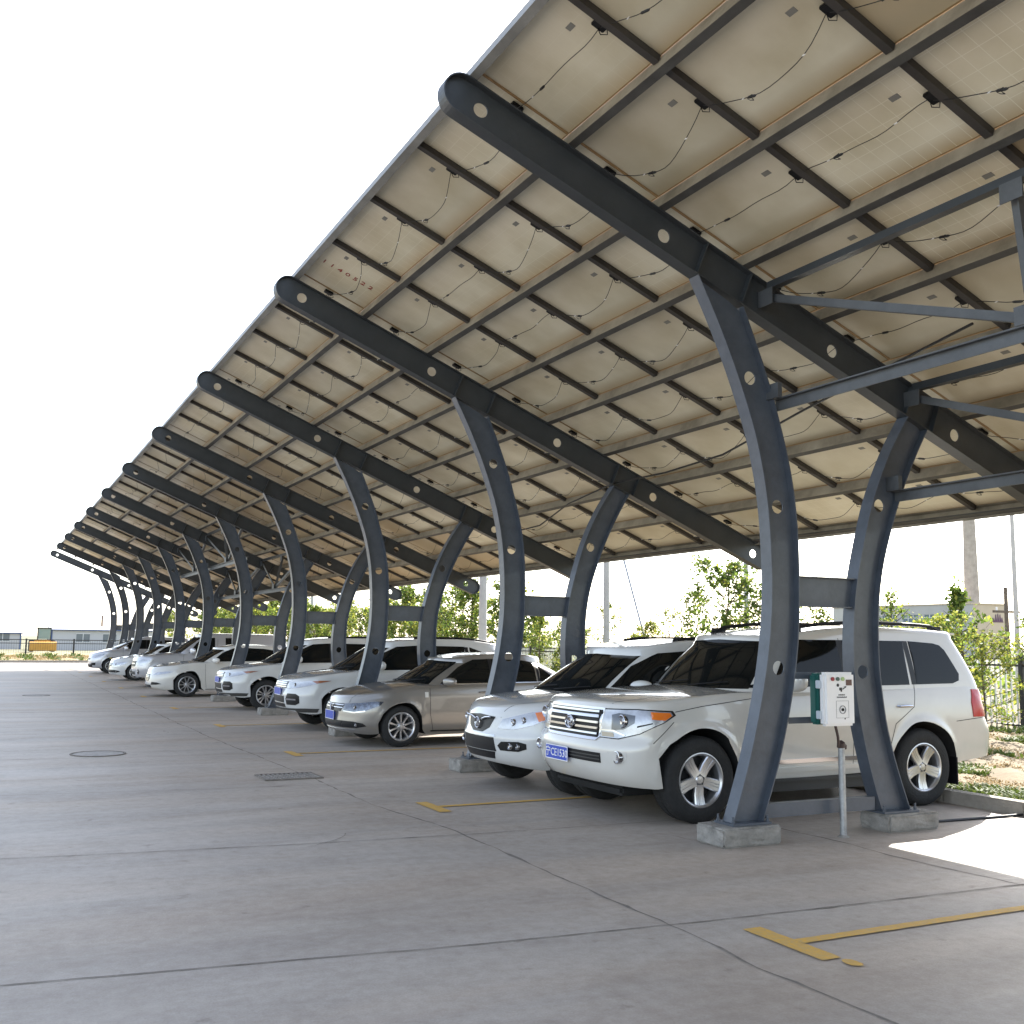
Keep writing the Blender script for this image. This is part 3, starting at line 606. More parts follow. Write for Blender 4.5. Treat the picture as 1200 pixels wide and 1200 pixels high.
class Car:
    def __init__(s, name, label, paint, sp_):
        s.sp = sp_; s.paint = paint; s.root = empty(name); tag(s.root, label, 'car'); c = sp_
        s.L = c['L']; s.wf, s.wr = c['wheels']; s.Rw = c['Rw']
        ztop = pchip(c['top']); zb = pchip(c.get('bottom', [(0, .26), (.5, .2), (c['L']-.6, .22), (c['L'], .32)]))
        xf = pchip(c['xf']); xr = pchip(c['xr']); hw = pchip(c['hw'])
        rows, und, half = hull(c, zb, ztop, xf, xr, hw, c.get('a', .55), c.get('nf', 2.8), c.get('b', .4), c.get('nr', 3.2), c.get('crown', .03), c.get('roll', .05), [(s.wf, s.Rw), (s.wr, s.Rw)], c['Ra'], c.get('flare', .015))
        n = len(half); b = MB(); grid_to(b, rows, n); s.body = b.build('body', paint, s.root, True, 50); weld(s.body); s.body.data.polygons.foreach_set('use_smooth', [True]*len(s.body.data.polygons))
        b2 = MB(); grid_to(b2, [rows[0]]+und, n); u = b2.build('underbody', M_DARKWELL, s.root); weld(u)
        bv = list(b.v); bf = list(b.f)
        zc = c['cab_z0']; cb = pchip(c['roof']); xf2 = pchip(c['cxf']); xr2 = pchip(c['cxr']); hw2 = pchip(c['chw'])
        rows2, _, half2 = hull(c, lambda x: np.float64(zc), cb, xf2, xr2, hw2, c.get('ca', .4), c.get('cnf', 2.4), c.get('cb', .25), c.get('cnr', 3), c.get('ccrown', .035), c.get('croll', .05), NT_=18, ns=60)
        b = MB(); grid_to(b, rows2, len(half2)); s.cab = b.build('roof', paint, s.root, True, 50); weld(s.cab); s.cab.data.polygons.foreach_set('use_smooth', [True]*len(s.cab.data.polygons))
        o = len(bv); bv += b.v; bf += [tuple(i+o for i in f) for f in b.f]
        s.bvh = BVHTree.FromPolygons(bv, bf); s.bvb = BVHTree.FromPolygons(bv[:o], bf[:len(bf)-len(b.f)]); s.bvc = BVHTree.FromPolygons(b.v, b.f)
    def patch(s, name, poly, d, m, off=.004, thick=.012, parent=None, which=None, res=.03, label=None, bulge=0.):
        """poly: 3D points near the surface; projected along d on to the body, laid off mm proud"""
        d = Vector(d).normalized(); up = Vector((0, 0, 1)); u = up.cross(d).normalized()
        if abs(d.z) > .9: u = Vector((0, 1, 0))
        v = d.cross(u).normalized(); bt = which or s.bvh
        P = [(Vector(p).dot(u), Vector(p).dot(v)) for p in poly]; us = [p[0] for p in P]; u0, u1 = min(us), max(us)
        nu = max(2, int((u1-u0)/res)); g = sorted(set([u0+(u1-u0)*i/nu for i in range(nu+1)]+[x for x in us])); gg = [g[0]]
        for x in g[1:]:
            if x-gg[-1] > 1e-4: gg.append(x)
        g = gg; col = []; hmax = 0
        for x in g:
            xx = min(max(x, u0+1e-5), u1-1e-5); ys = []
            for i in range(len(P)):
                a, c = P[i], P[(i+1) % len(P)]
                if (a[0]-xx)*(c[0]-xx) <= 0 and abs(a[0]-c[0]) > 1e-9: ys.append(a[1]+(c[1]-a[1])*(xx-a[0])/(c[0]-a[0]))
            col.append((x, min(ys), max(ys))); hmax = max(hmax, max(ys)-min(ys))
        mrows = max(2, int(hmax/res)); vs = []; ok = []
        for x, lo, hi in col:
            for k in range(mrows+1):
                yv = lo+(hi-lo)*k/mrows; base = u*x+v*yv; o = base-d*12; hit = bt.ray_cast(o, d)
                if hit[0] is None: hit = bt.find_nearest(base+d*(Vector(poly[0]).dot(d)))
                nn = hit[1]; nn = nn if nn.dot(d) < 0 else -nn
                e = 1-abs(2*(x-u0)/(u1-u0)-1)**2; e2 = 1-abs(2*k/mrows-1)**2
                vs.append((hit[0].copy(), (nn-d*.3).normalized(), off+bulge*e*e2))
        nc = len(col); r = mrows+1; V = [p+nn*o_ for p, nn, o_ in vs]; F = [(i*r+k, (i+1)*r+k, (i+1)*r+k+1, i*r+k+1) for i in range(nc-1) for k in range(mrows)]
        loop = [k for k in range(r)]+[i*r+mrows for i in range(1, nc)]+[(nc-1)*r+k for k in range(mrows-1, -1, -1)]+[i*r for i in range(nc-2, 0, -1)]
        o0 = len(V); V += [V[i]-vs[i][1]*thick for i in loop]; nL = len(loop)
        F += [(loop[i], loop[(i+1) % nL], o0+(i+1) % nL, o0+i) for i in range(nL)]
        b = MB(); b.add(V, F); ob = b.build(name, m, parent or s.root, True, 40)
        if label: ob['label'] = label
        return ob
    def side(s, name, poly2, m, sides=(-1, 1), **k):
        out = []
        for sg in sides: out.append(s.patch(name, [(x, sg*1., z) for x, z in poly2], (0, -sg, 0), m, **k))
        return out
    def front(s, name, poly2, m, **k): return s.patch(name, [(-.5, y, z) for y, z in poly2], (1, 0, 0), m, **k)
    def rear(s, name, poly2, m, **k): return s.patch(name, [(s.L+.5, y, z) for y, z in poly2], (-1, 0, 0), m, **k)
    def seam(s, pts, d, name='panel_gap', wd=.007, off=.0012, m=None, parent=None):
        d = Vector(d).normalized(); P = []
        for a, c in zip(pts[:-1], pts[1:]):
            a, c = Vector(a), Vector(c); n = max(1, int((c-a).length/.04)); P += [a.lerp(c, i/n) for i in range(n)]
        P.append(Vector(pts[-1])); Q = []
        for p in P:
            h = s.bvh.ray_cast(p-d*10, d)
            if h[0] is None: continue
            nn = h[1] if h[1].dot(d) < 0 else -h[1]; Q.append((h[0]+nn*off, nn))
        if len(Q) < 2: return None
        vs = []
        for i, (p, nn) in enumerate(Q):
            t = (Q[min(i+1, len(Q)-1)][0]-Q[max(i-1, 0)][0]).normalized(); r = t.cross(nn).normalized()*wd/2; vs += [p-r, p+r]
        return vs, [(2*i, 2*i+1, 2*i+3, 2*i+2) for i in range(len(Q)-1)]
    def seams(s, lst, name='panel_gap', m=None, **k):
        b = MB()
        for pts, d in lst:
            r = s.seam(pts, d, **k)
            if r: b.add(*r)
        if b.v: return b.build(name, m or M_TRIM, s.body)
    def wheels(s, Rr, style='five', tw=.23, inset=.035):
        hwv = pchip(s.sp['hw']); Rw = s.Rw
        for xw in (s.wf, s.wr):
            for sg in (-1, 1):
                yo = float(hwv(Rw+.1))+s.sp.get('flare', .015)-inset
                e = empty('wheel', (xw, sg*yo, Rw)); e.parent = s.root; M = Matrix.Scale(sg, 4, (0, 1, 0)); T = tw
                b = MB(); pr = [(Rr, -T), (Rr+.02, -T-.004), (Rw-.06, -T-.012), (Rw-.015, -T+.012), (Rw, -T+.04), (Rw, -T*.55), (Rw-.008, -T*.53), (Rw-.008, -T*.48), (Rw, -T*.46), (Rw, -.04), (Rw-.015, -.012), (Rw-.03, .0), (Rw-.07, .010), (Rr+.03, .008), (Rr+.008, -.0), (Rr, -.02)]
                b.lathe(pr, 48, M, closed=True)
                n = 56
                for k in range(n):   # tread blocks
                    for y0, y1, ph in ((-T+.045, -T*.57, 0), (-T*.44, -.042, .5)):
                        M2 = Matrix.Rotation(2*math.pi*(k+ph)/n, 4, 'Y'); b.box((Rw-.006, y0, -Rw*math.pi/n*.62), (Rw+.0015, y1, Rw*math.pi/n*.62), M @ M2)
                b.build('tyre', M_TYRE, e, True, 30)
                b = MB(); b.lathe([(Rr-.03, -T+.01), (Rr+.004, -.012), (Rr+.006, .002), (Rr-.004, .004), (Rr-.016, -.004), (Rr-.026, -.03), (Rr-.03, -.09)], 48, M)
                ns = {'five': 5, 'ten': 10, 'multi': 5, 'six': 6, 'seven': 7}[style]; dish = -.028
                for k in range(ns):
                    M2 = M @ Matrix.Rotation(2*math.pi*k/ns+.31, 4, 'Y')
                    def spoke(w0, w1, sk0=0., sk1=0., th=.03):
                        r0, r1 = .045, Rr-.012; vs = []
                        for r_, w_, y_, sk_ in ((r0, w0, dish+.004, sk0), ((r0+r1)/2, (w0+w1)/2*.92, dish-.004, (sk0+sk1)/2), (r1, w1, -.012, sk1)):
                            vs += [(r_, y_-th, sk_-w_), (r_, y_-.006, sk_-w_), (r_, y_+.004, sk_-w_*.62), (r_, y_+.004, sk_+w_*.62), (r_, y_-.006, sk_+w_), (r_, y_-th, sk_+w_)]
                        fs = [(6*i+j, 6*i+(j+1) % 6, 6*i+6+(j+1) % 6, 6*i+6+j) for i in range(2) for j in range(6)]; b.add([M2 @ Vector(v) for v in vs], fs)
                    if style == 'five': spoke(.024, .026, -.024, -.034, .035); spoke(.024, .026, .024, .034, .035); spoke(.014, .018, 0, 0, .045)
                    elif style == 'multi': spoke(.014, .014, -.02, -.075); spoke(.014, .014, .02, .075)
                    elif style == 'ten': spoke(.013, .020)
                    elif style == 'six': spoke(.016, .016, -.012, -.04); spoke(.016, .016, .012, .04)
                    else: spoke(.02, .03)
                b.lathe([(0, dish+.014), (.035, dish+.012), (.044, dish+.002), (.062, dish-.002), (.075, dish-.02), (.078, dish-.05)], 30, M); b.build('rim', M_RIM, e, True, 40)
                b = MB()
                for k in range(5):
                    t = 2*math.pi*(k+.5)/5+.31; b.lathe([(0, .004), (.009, .003), (.011, -.012)], 10, M @ Matrix.Translation((.058*math.cos(t), dish+.004, -.058*math.sin(t))))
                b.lathe([(.0, -.115), (Rr-.04, -.115), (Rr-.035, -.14)], 32, M); b.build('brake_disc', mat('brake_dark', (.03, .03, .032), .5, .4), e)
    def mirror(s, x, z, sz=(.13, .11, .085), wy=None, m=None):
        for sg in (-1, 1):
            h = s.bvh.ray_cast(Vector((x, sg*3, z)), Vector((0, -sg, 0))); y = h[0].y if h[0] else sg*.85
            e = empty('wing_mirror', (x, y, z)); e.parent = s.root
            bm = bmesh.new(); bmesh.ops.create_uvsphere(bm, u_segments=20, v_segments=12, radius=1)
            for v in bm.verts:
                c = v.co; r = (abs(c.x)**3+abs(c.y)**3+abs(c.z)**3)**(1/3); c /= max(r, 1e-6)
                c.x = c.x*sz[0]*.5*(1.0 if c.x < 0 else .55); c.y *= sz[1]; c.z *= sz[2]*(1-.15*abs(c.y/sz[1])); c.y += sg*(sz[1]+.055); c.x -= .02; c.x += .05*(abs(c.y)/sz[1]-1)
            b = MB(); b.add([v.co.copy() for v in bm.verts], [[v.index for v in f.verts] for f in bm.faces]); bm.free(); b.build('mirror_cap', m or s.paint, e, True, 60)
            b = MB(); b.box((-.02, min(-sg*.05, sg*.10), -.055), (.03, max(-sg*.05, sg*.10), -.02), bev=.01); b.build('mirror_arm', M_TRIM, e, True)
            b = MB(); b.box((.025, sg*(sz[1]+.055)-sz[1]*.8, -sz[2]*.75), (.034, sg*(sz[1]+.055)+sz[1]*.8, sz[2]*.75), bev=.003); b.build('mirror_glass', M_CHROME, e)
    def handles(s, pts, m=None):
        for x, z in pts:
            for sg in (-1, 1):
                h = s.bvh.ray_cast(Vector((x, sg*3, z)), Vector((0, -sg, 0))); y = h[0].y
                b = MB(); b.tube([(x-.095, y-sg*.01, z), (x-.08, y+sg*.028, z), (x, y+sg*.036, z+.002), (x+.08, y+sg*.028, z), (x+.095, y-sg*.01, z)], [.012, .014, .016, .014, .012], 8); b.build('door_handle', m or s.paint, s.root, True)
    def plate(s, y, z, txt='', tilt=0, w_=.44, h_=.14, blue=True):
        h = s.bvh.ray_cast(Vector((-3, y, z)), Vector((1, 0, 0))); x = (h[0].x if h[0] else 0)-.03
        e = empty('licence_plate', (x, y, z)); e.parent = s.root
        b = MB(); b.box((-.004, -w_/2, -h_/2), (.004, w_/2, h_/2), bev=.003); b.box((.004, -w_/2+.05, -h_/2+.03), (.05, w_/2-.05, h_/2-.03)); b.build('plate', M_PLATE if blue else M_WHITE, e)
        b = MB()
        for a, c in (((-.0055, -w_/2, h_/2-.008), (-.004, w_/2, h_/2)), ((-.0055, -w_/2, -h_/2), (-.004, w_/2, -h_/2+.008)), ((-.0055, -w_/2, -h_/2+.008), (-.004, -w_/2+.008, h_/2-.008)), ((-.0055, w_/2-.008, -h_/2+.008), (-.004, w_/2, h_/2-.008))): b.box(a, c)
        b.build('plate_border', M_WHITE, e)
        if txt: text_mb(txt, .105, Matrix(((0, 0, -1, -.006), (-1, 0, 0, 0), (0, 1, 0, -.004), (0, 0, 0, 1))), 'plate_text', M_WHITE, e, .001)
    def glass_set(s, wins, trim=True):
        """wins: list of (x,z) polygons for the side"""
        for w_ in wins: s.side('side_window', w_, M_GLASS, off=.004, which=s.bvc, res=.04)
        ws_ = sorted([w_ for w_ in wins if max(p[0] for p in w_)-min(p[0] for p in w_) > .3], key=lambda w_: min(p[0] for p in w_))
        for a, c in zip(ws_[:-1], ws_[1:]):
            x0 = max(p[0] for p in a); x1 = min(p[0] for p in c); z0 = max(min(p[1] for p in a), min(p[1] for p in c)); z1 = min(max(p[1] for p in a if p[0] > x0-.02), max(p[1] for p in c if p[0] < x1+.06))
            if 0 < x1-x0 < .25: s.side('pillar_trim', [(x0-.004, z0), (x1+.004, z0), (x1+.004, z1), (x0-.004, z1)], M_TRIM, off=.0025, which=s.bvc, res=.04)
    def done(s, x, yc, rz=0.): s.root.location = (x, yc, 0); s.root.rotation_euler = (0, 0, rz); return s.root
def ring_badge(car, y, z, parts, m=M_CHROME, name='badge', rx=.0):
    h = car.bvh.ray_cast(Vector((-3, y, z)), Vector((1, 0, 0))); x = h[0].x-.016-rx
    b = MB()
    for kind, *a in parts:
        if kind == 'ring':
            cy, cz, ry, rz, r = a; P = [(x, y+cy+ry*math.cos(t), z+cz+rz*math.sin(t)) for t in np.linspace(0, 2*math.pi, 29)]; b.tube(P, r, 6)
        elif kind == 'line':
            pts, r = a; b.tube([(x, y+p, z+q) for p, q in pts], r, 6)
        elif kind == 'disc':
            ry, rz = a; n = 24; b.add([(x+.006, y+ry*math.cos(2*math.pi*k/n), z+rz*math.sin(2*math.pi*k/n)) for k in range(n)], [tuple(range(n))])
    return b.build(name, m, car.body, True)
def tint(car, wsb, wst, pad=.02):
    """windscreen from base / top half widths and heights"""
    (yb, zb_), (yt, zt_) = wsb, wst
    car.front('windscreen', [(-yb, zb_), (0, zb_-.012), (yb, zb_), (yt, zt_), (0, zt_+.02), (-yt, zt_)], M_GLASS, which=car.bvc, res=.05)
def wipers(car, z, y0s=((.55, -.05), (-.1, -.6))):
    for a, c in y0s:
        P = []
        for t in np.linspace(0, 1, 8):
            y = a+(c-a)*t; h = car.bvc.ray_cast(Vector((-3, y, z+.05*t)), Vector((1, 0, 0)))
            if h[0]: P.append(h[0]+Vector((-.02, 0, .008)))
        if len(P) > 2: b = MB(); b.tube(P, .007, 5); b.build('wiper', M_BLACK, car.root)
def roof_rails(car, x0, x1, y, zf, feet, h=.055, m=M_BLACK):
    for sg in (-1, 1):
        b = MB(); P = []
        for x in np.linspace(x0, x1, 14):
            hh = car.bvc.ray_cast(Vector((x, sg*y, 4)), Vector((0, 0, -1))); e = min(1, (x-x0)/.18, (x1-x)/.18); P.append((x, sg*y, hh[0].z+h*max(0, e)**.6-.002))
        b.tube(P, .020, 8)
        for f in feet:
            hh = car.bvc.ray_cast(Vector((f, sg*y, 4)), Vector((0, 0, -1))); b.box((f-.09, sg*y-.014, hh[0].z-.02), (f+.09, sg*y+.014, hh[0].z+h))
        b.build('roof_rail', m, car.root, True)

# ---- the big white off-roader
def make_lc():
    c = dict(L=4.93, wheels=(.89, 3.74), Rw=.395, Ra=.475,
        top=[(0, 1.0), (.12, 1.05), (.4, 1.10), (.9, 1.145), (1.5, 1.18), (2.4, 1.19), (3.6, 1.22), (4.5, 1.24), (4.93, 1.22)],
        bottom=[(0, .36), (.35, .33), (.7, .40), (1.4, .36), (3.2, .38), (4.1, .42), (4.93, .50)],
        xf=[(.3, .16), (.40, .06), (.5, .015), (.66, .0), (.72, .015), (.78, .055), (.95, .075), (1.03, .12), (1.15, .22)],
        xr=[(.3, 4.80), (.5, 4.90), (.72, 4.92), (.9, 4.85), (1.2, 4.77)],
        hw=[(.3, .89), (.42, .925), (.6, .945), (.85, .955), (1.0, .945), (1.12, .925), (1.2, .90)],
        a=.50, nf=3.0, b=.35, nr=3.4, crown=.045, roll=.045, flare=.022,
        cab_z0=1.08, roof=[(1.0, 1.68), (1.9, 1.715), (2.3, 1.765), (2.8, 1.815), (3.4, 1.83), (4.0, 1.82), (4.5, 1.79), (4.9, 1.76)],
        cxf=[(1.05, 1.20), (1.2, 1.34), (1.5, 1.66), (1.75, 1.98), (1.85, 2.2)], cxr=[(1.05, 4.80), (1.25, 4.76), (1.5, 4.66), (1.78, 4.52), (1.85, 4.48)],
        chw=[(1.05, .91), (1.2, .895), (1.45, .84), (1.7, .765), (1.85, .72)], ca=.48, cnf=2.5, cb=.22, cnr=3.2, ccrown=.03, croll=.055)
    k = Car('off_road_car', 'large white off-roader nearest the camera, with wide chrome barred grille and blue plate', M_PEARL, c)
    k.wheels(.245, 'five', .27, .02)
    tint(k, (.80, 1.215), (.66, 1.675)); wipers(k, 1.22)
    gz = 1.235
    k.glass_set([[(1.63, gz-.0), (1.80, gz), (2.05, 1.70), (2.0, 1.66), (1.74, 1.34)][:0] or [(1.84, gz), (2.72, gz), (2.72, 1.70), (2.22, 1.70), (2.04, 1.58), (1.84, 1.32)],
                 [(1.50, gz-.01), (1.79, gz-.01), (1.79, 1.33), (1.70, 1.28)],
                 [(2.80, gz), (3.62, gz+.01), (3.66, 1.70), (2.80, 1.70)],
                 [(3.72, gz+.012), (4.26, gz+.02), (4.36, gz+.05), (4.38, gz+.12), (4.25, 1.61), (4.19, 1.66), (4.10, 1.68), (3.74, 1.70)]])
    k.rear('rear_window', [(-.66, 1.27), (.66, 1.27), (.58, 1.66), (-.58, 1.66)], M_GLASS, which=k.bvc)
    roof_rails(k, 2.2, 4.40, .62, 1.8, (2.3, 3.2, 4.30), .045)
    # grille: chrome surround, dark field, chrome bars
    gw, gt, gb = .47, 1.02, .765
    k.front('grille_surround', [(-gw-.02, gb+.01), (-gw+.02, gb-.025), (gw-.02, gb-.025), (gw+.02, gb+.01), (gw+.035, gt+.02), (-gw-.035, gt+.02)], M_CHROME, off=.012, thick=.03)
    g = k.front('grille', [(-gw+.012, gb), (gw-.012, gb), (gw+.005, gt), (-gw-.005, gt)], M_BLACK, off=.018)
    for z in (.80, .852, .904, .956, 1.003):
        hwid = gw-.015; k.front('grille_bar', [(-hwid, z-.010), (hwid, z-.010), (hwid, z+.010), (-hwid, z+.010)], M_CHROME, off=.036, thick=.02, parent=g)
    ring_badge(k, 0, .885, [('ring', 0, 0, .078, .06, .009), ('ring', 0, .005, .03, .055, .006), ('ring', 0, .018, .06, .022, .006)], rx=.03)
    ring_badge(k, 0, .885, [('disc', .07, .052)], m=mat('badge_grey', (.22, .22, .23), .3, .6), rx=.012)
    for sg in (-1, 1):
        Pl = lambda pts: [(x, sg*y, z) for x, y, z in pts]; d = (1, -sg*.75, 0)
        e = k.patch('headlight', Pl([(.05, .50, .775), (.12, .72, .775), (.28, .86, .83), (.50, .93, .93), (.58, .94, .99), (.55, .94, 1.02), (.25, .84, 1.035), (.05, .51, 1.025)]), d, M_LAMP, off=.008, thick=.02)
        k.patch('headlight_trim', Pl([(.05, .49, .77), (.12, .72, .768), (.28, .86, .822), (.50, .93, .922), (.60, .95, .99), (.56, .95, 1.032), (.25, .84, 1.046), (.05, .50, 1.036)]), d, M_TRIM, off=.004, thick=.02, parent=e)
        k.patch('indicator', Pl([(.38, .905, .955), (.50, .935, .945), (.565, .94, .985), (.54, .94, 1.012), (.36, .90, 1.018)]), d, M_AMBER, off=.012, parent=e)
        k.patch('running_light', Pl([(.06, .53, .785), (.10, .68, .785), (.10, .66, .825), (.05, .53, .825)]), d, mat('lamp_amber_grey', (.36, .31, .24), .3, .3), off=.012, parent=e)
        k.patch('lamp_bezel', Pl([(.10, .64, .845), (.16, .76, .86), (.24, .83, .92), (.24, .83, .985), (.14, .70, 1.0), (.10, .63, .98)]), d, mat('lamp_bezel_grey', (.10, .105, .115), .25, .4, 1.), off=.011, parent=e)
        k.patch('lamp_divider', Pl([(.05, .50, .835), (.10, .66, .835), (.16, .77, .80), (.165, .78, .81), (.105, .67, .85), (.05, .50, .85)]), d, M_CHROME, off=.014, parent=e)
        k.patch('lamp_divider', Pl([(.26, .845, .88), (.40, .90, .915), (.40, .90, .925), (.26, .845, .895)]), d, M_TRIM, off=.012, parent=e)
        for py, pz, r in ((.735, .93, .055),):
            h = k.bvb.ray_cast(Vector((-3, sg*py, pz)), Vector((1, 0, 0)))[0]; b = MB(); b.lathe([(0, .004), (r*.45, .007), (r*.5, -.010), (r*.85, .0), (r, .008), (r*1.12, .004), (r*1.15, -.02)], 24, Matrix.Translation(h+Vector((-.014, 0, 0))) @ Matrix.Rotation(math.pi/2, 4, 'Z')); b.build('projector', M_CHROME, e, True)
        k.patch('fog_light_recess', Pl([(.05, .64, .56), (.1, .80, .565), (.12, .83, .60), (.12, .83, .66), (.05, .64, .66), (.05, .62, .61)]), (1, -sg*.3, 0), M_PEARL, off=.003)
        h = k.bvb.ray_cast(Vector((-3, sg*.745, .61)), Vector((1, 0, 0)))[0]; b = MB(); b.lathe([(0, -.004), (.026, -.003), (.030, -.012), (.044, -.004), (.050, .008), (.057, .006), (.058, -.03)], 24, Matrix.Translation(h+Vector((-.012, 0, 0))) @ Matrix.Rotation(math.pi/2, 4, 'Z')); b.build('fog_light', M_CHROME, k.root, True)
        k.patch('tail_light', Pl([(4.42, 1., .90), (4.80, 1., .90), (4.95, .9, .92), (4.95, .9, 1.16), (4.80, 1., 1.20), (4.58, 1., 1.19)][:0] or [(4.50, 1., .90), (4.90, .8, .90), (4.88, .8, 1.19), (4.56, 1., 1.19), (4.50, 1., 1.05)]), (-.45, -sg, 0), M_RED, off=.010, thick=.02, bulge=.012)
        b = MB(); b.box((4.22, sg*.93-.012, .22), (4.25, sg*.93+.012, .62) if False else (4.235, sg*.93+.012, .62)); 
        b = MB(); b.box((4.20, min(sg*.70, sg*.955), .20), (4.215, max(sg*.70, sg*.955), .60)); b.build('mud_flap', M_BLACK, k.root)
        # side step and chrome strip
        b = MB(); b.box((1.42, min(sg*.80, sg*.955), .33), (3.22, max(sg*.80, sg*.955), .365), bev=.01); b.box((1.42, min(sg*.74, sg*.90), .24), (3.22, max(sg*.74, sg*.90), .325)); b.build('side_step', mat('step_black', (.02, .02, .02), .5), k.root)
    k.side('body_side_moulding', [(1.45, .505), (3.20, .515), (3.20, .555), (1.45, .545)], M_CHROME, off=.014, thick=.02)
    k.side('sill_moulding', [(1.42, .42), (3.22, .43), (3.22, .475), (1.42, .468)], M_PEARL, off=.014, thick=.02)
    li = k.front('lower_intake', [(-.55, .545), (.50, .545), (.50, .635), (-.55, .635)], M_BLACK, off=.004)
    for z in (.575, .605): k.front('intake_slat', [(-.54, z-.005), (.49, z-.005), (.49, z+.005), (-.54, z+.005)], M_CLAD, off=.009, parent=li)
    k.plate(.17, .575, '宁CE1530')
    k.seams([([(1.60, -1, .45), (1.58, -1, .9), (1.62, -1, 1.22)], (0, 1, 0)), ([(2.76, -1, .45), (2.76, -1, 1.72)], (0, 1, 0)), ([(3.25, -1, .60), (3.34, -1, .85), (3.62, -1, 1.02), (3.68, -1, 1.22), (3.70, -1, 1.7)], (0, 1, 0)),
             ([(1.60, 1, .45), (1.58, 1, .9), (1.62, 1, 1.22)], (0, -1, 0)), ([(2.76, 1, .45), (2.76, 1, 1.72)], (0, -1, 0)),
             ([(.60, -1, 1.02), (.9, -1, 1.065), (1.5, -1, 1.13)], (0, 1, 0)), ([(4.22, -1, .86), (4.72, -1, .90)], (0, 1, 0)), ([(.36, -1, .74), (.58, -1, .93)], (0, 1, 0)),
             ([(.1, -.52, 2), (.6, -.78, 2), (1.35, -.82, 2)], (0, 0, -1)), ([(.1, .52, 2), (.6, .78, 2), (1.35, .82, 2)], (0, 0, -1))])
    k.handles([(2.58, 1.0), (3.48, 1.03)], M_CHROME); k.mirror(1.93, 1.29, (.15, .11, .10))
    b = MB(); b.box((.22, -.62, .24), (.75, .62, .335), bev=.03); b.box((.75, -.5, .20), (1.1, .5, .30), bev=.03); b.tube([(.95, -.8, .33), (.95, .8, .33)], .045, 8); b.build('skid_plate', M_DARKWELL, k.root)
    b = MB(); b.box((4.42, -.60, 1.775), (4.66, .60, 1.80), bev=.01); b.build('spoiler', M_PEARL, k.root, True)
    return k.done(1.02, 1.80, 0.0)
make_lc()

# ---- shared builder for the other cars
def std_car(name, label, paint, c, pos, cat=None):
    k = Car(name, label, paint, c); k.root['category'] = cat or 'car'
    k.wheels(c['Rr'], c['rim'], c.get('tw', .21), .02)
    tint(k, *c['ws']); wipers(k, c['ws'][0][1]+.02)
    k.glass_set(c['wins'])
    if 'rw' in c: (a, z0), (a2, z1) = c['rw']; k.rear('rear_window', [(-a, z0), (a, z0), (a2, z1), (-a2, z1)], M_GLASS, which=k.bvc)
    for poly, m, nm in c.get('front', []): k.front(nm, poly, m, off=.006 if nm != 'grille_bar' else .016, thick=.02)
    for pts, d, m, nm, off in c.get('sym', []):
        for sg in (-1, 1): k.patch(nm, [(x, sg*y, z) for x, y, z in pts], (d[0], -sg*abs(d[1]), d[2]), m, off=off, thick=.02)
    for poly, m, nm in c.get('sides', []): k.side(nm, poly, m, off=.010, thick=.018)
    sm = []
    for pts in c.get('seams', []):
        for sg in (-1, 1): sm.append(([(x, sg*1., z) for x, z in pts], (0, -sg, 0)))
    for pts in c.get('hood', []):
        for sg in (-1, 1): sm.append(([(x, sg*y, 2.) for x, y in pts], (0, 0, -1)))
    k.seams(sm); k.handles(c['handles'], c.get('hm')); k.mirror(*c['mirror'], m=c.get('mm'))
    for y, z, r in c.get('projectors', []):
        for sg in (-1, 1):
            h = k.bvb.ray_cast(Vector((-3, sg*y, z)), Vector((1, 0, 0)))[0]; b = MB(); b.lathe([(0, .002), (r*.45, .006), (r*.5, -.008), (r*.85, .0), (r, .007), (r*1.12, .004), (r*1.15, -.02)], 20, Matrix.Translation(h+Vector((-.012, 0, 0))) @ Matrix.Rotation(math.pi/2, 4, 'Z')); b.build('lamp_lens', M_CHROME, k.root, True)
    if 'rails' in c: roof_rails(k, *c['rails'])
    return k

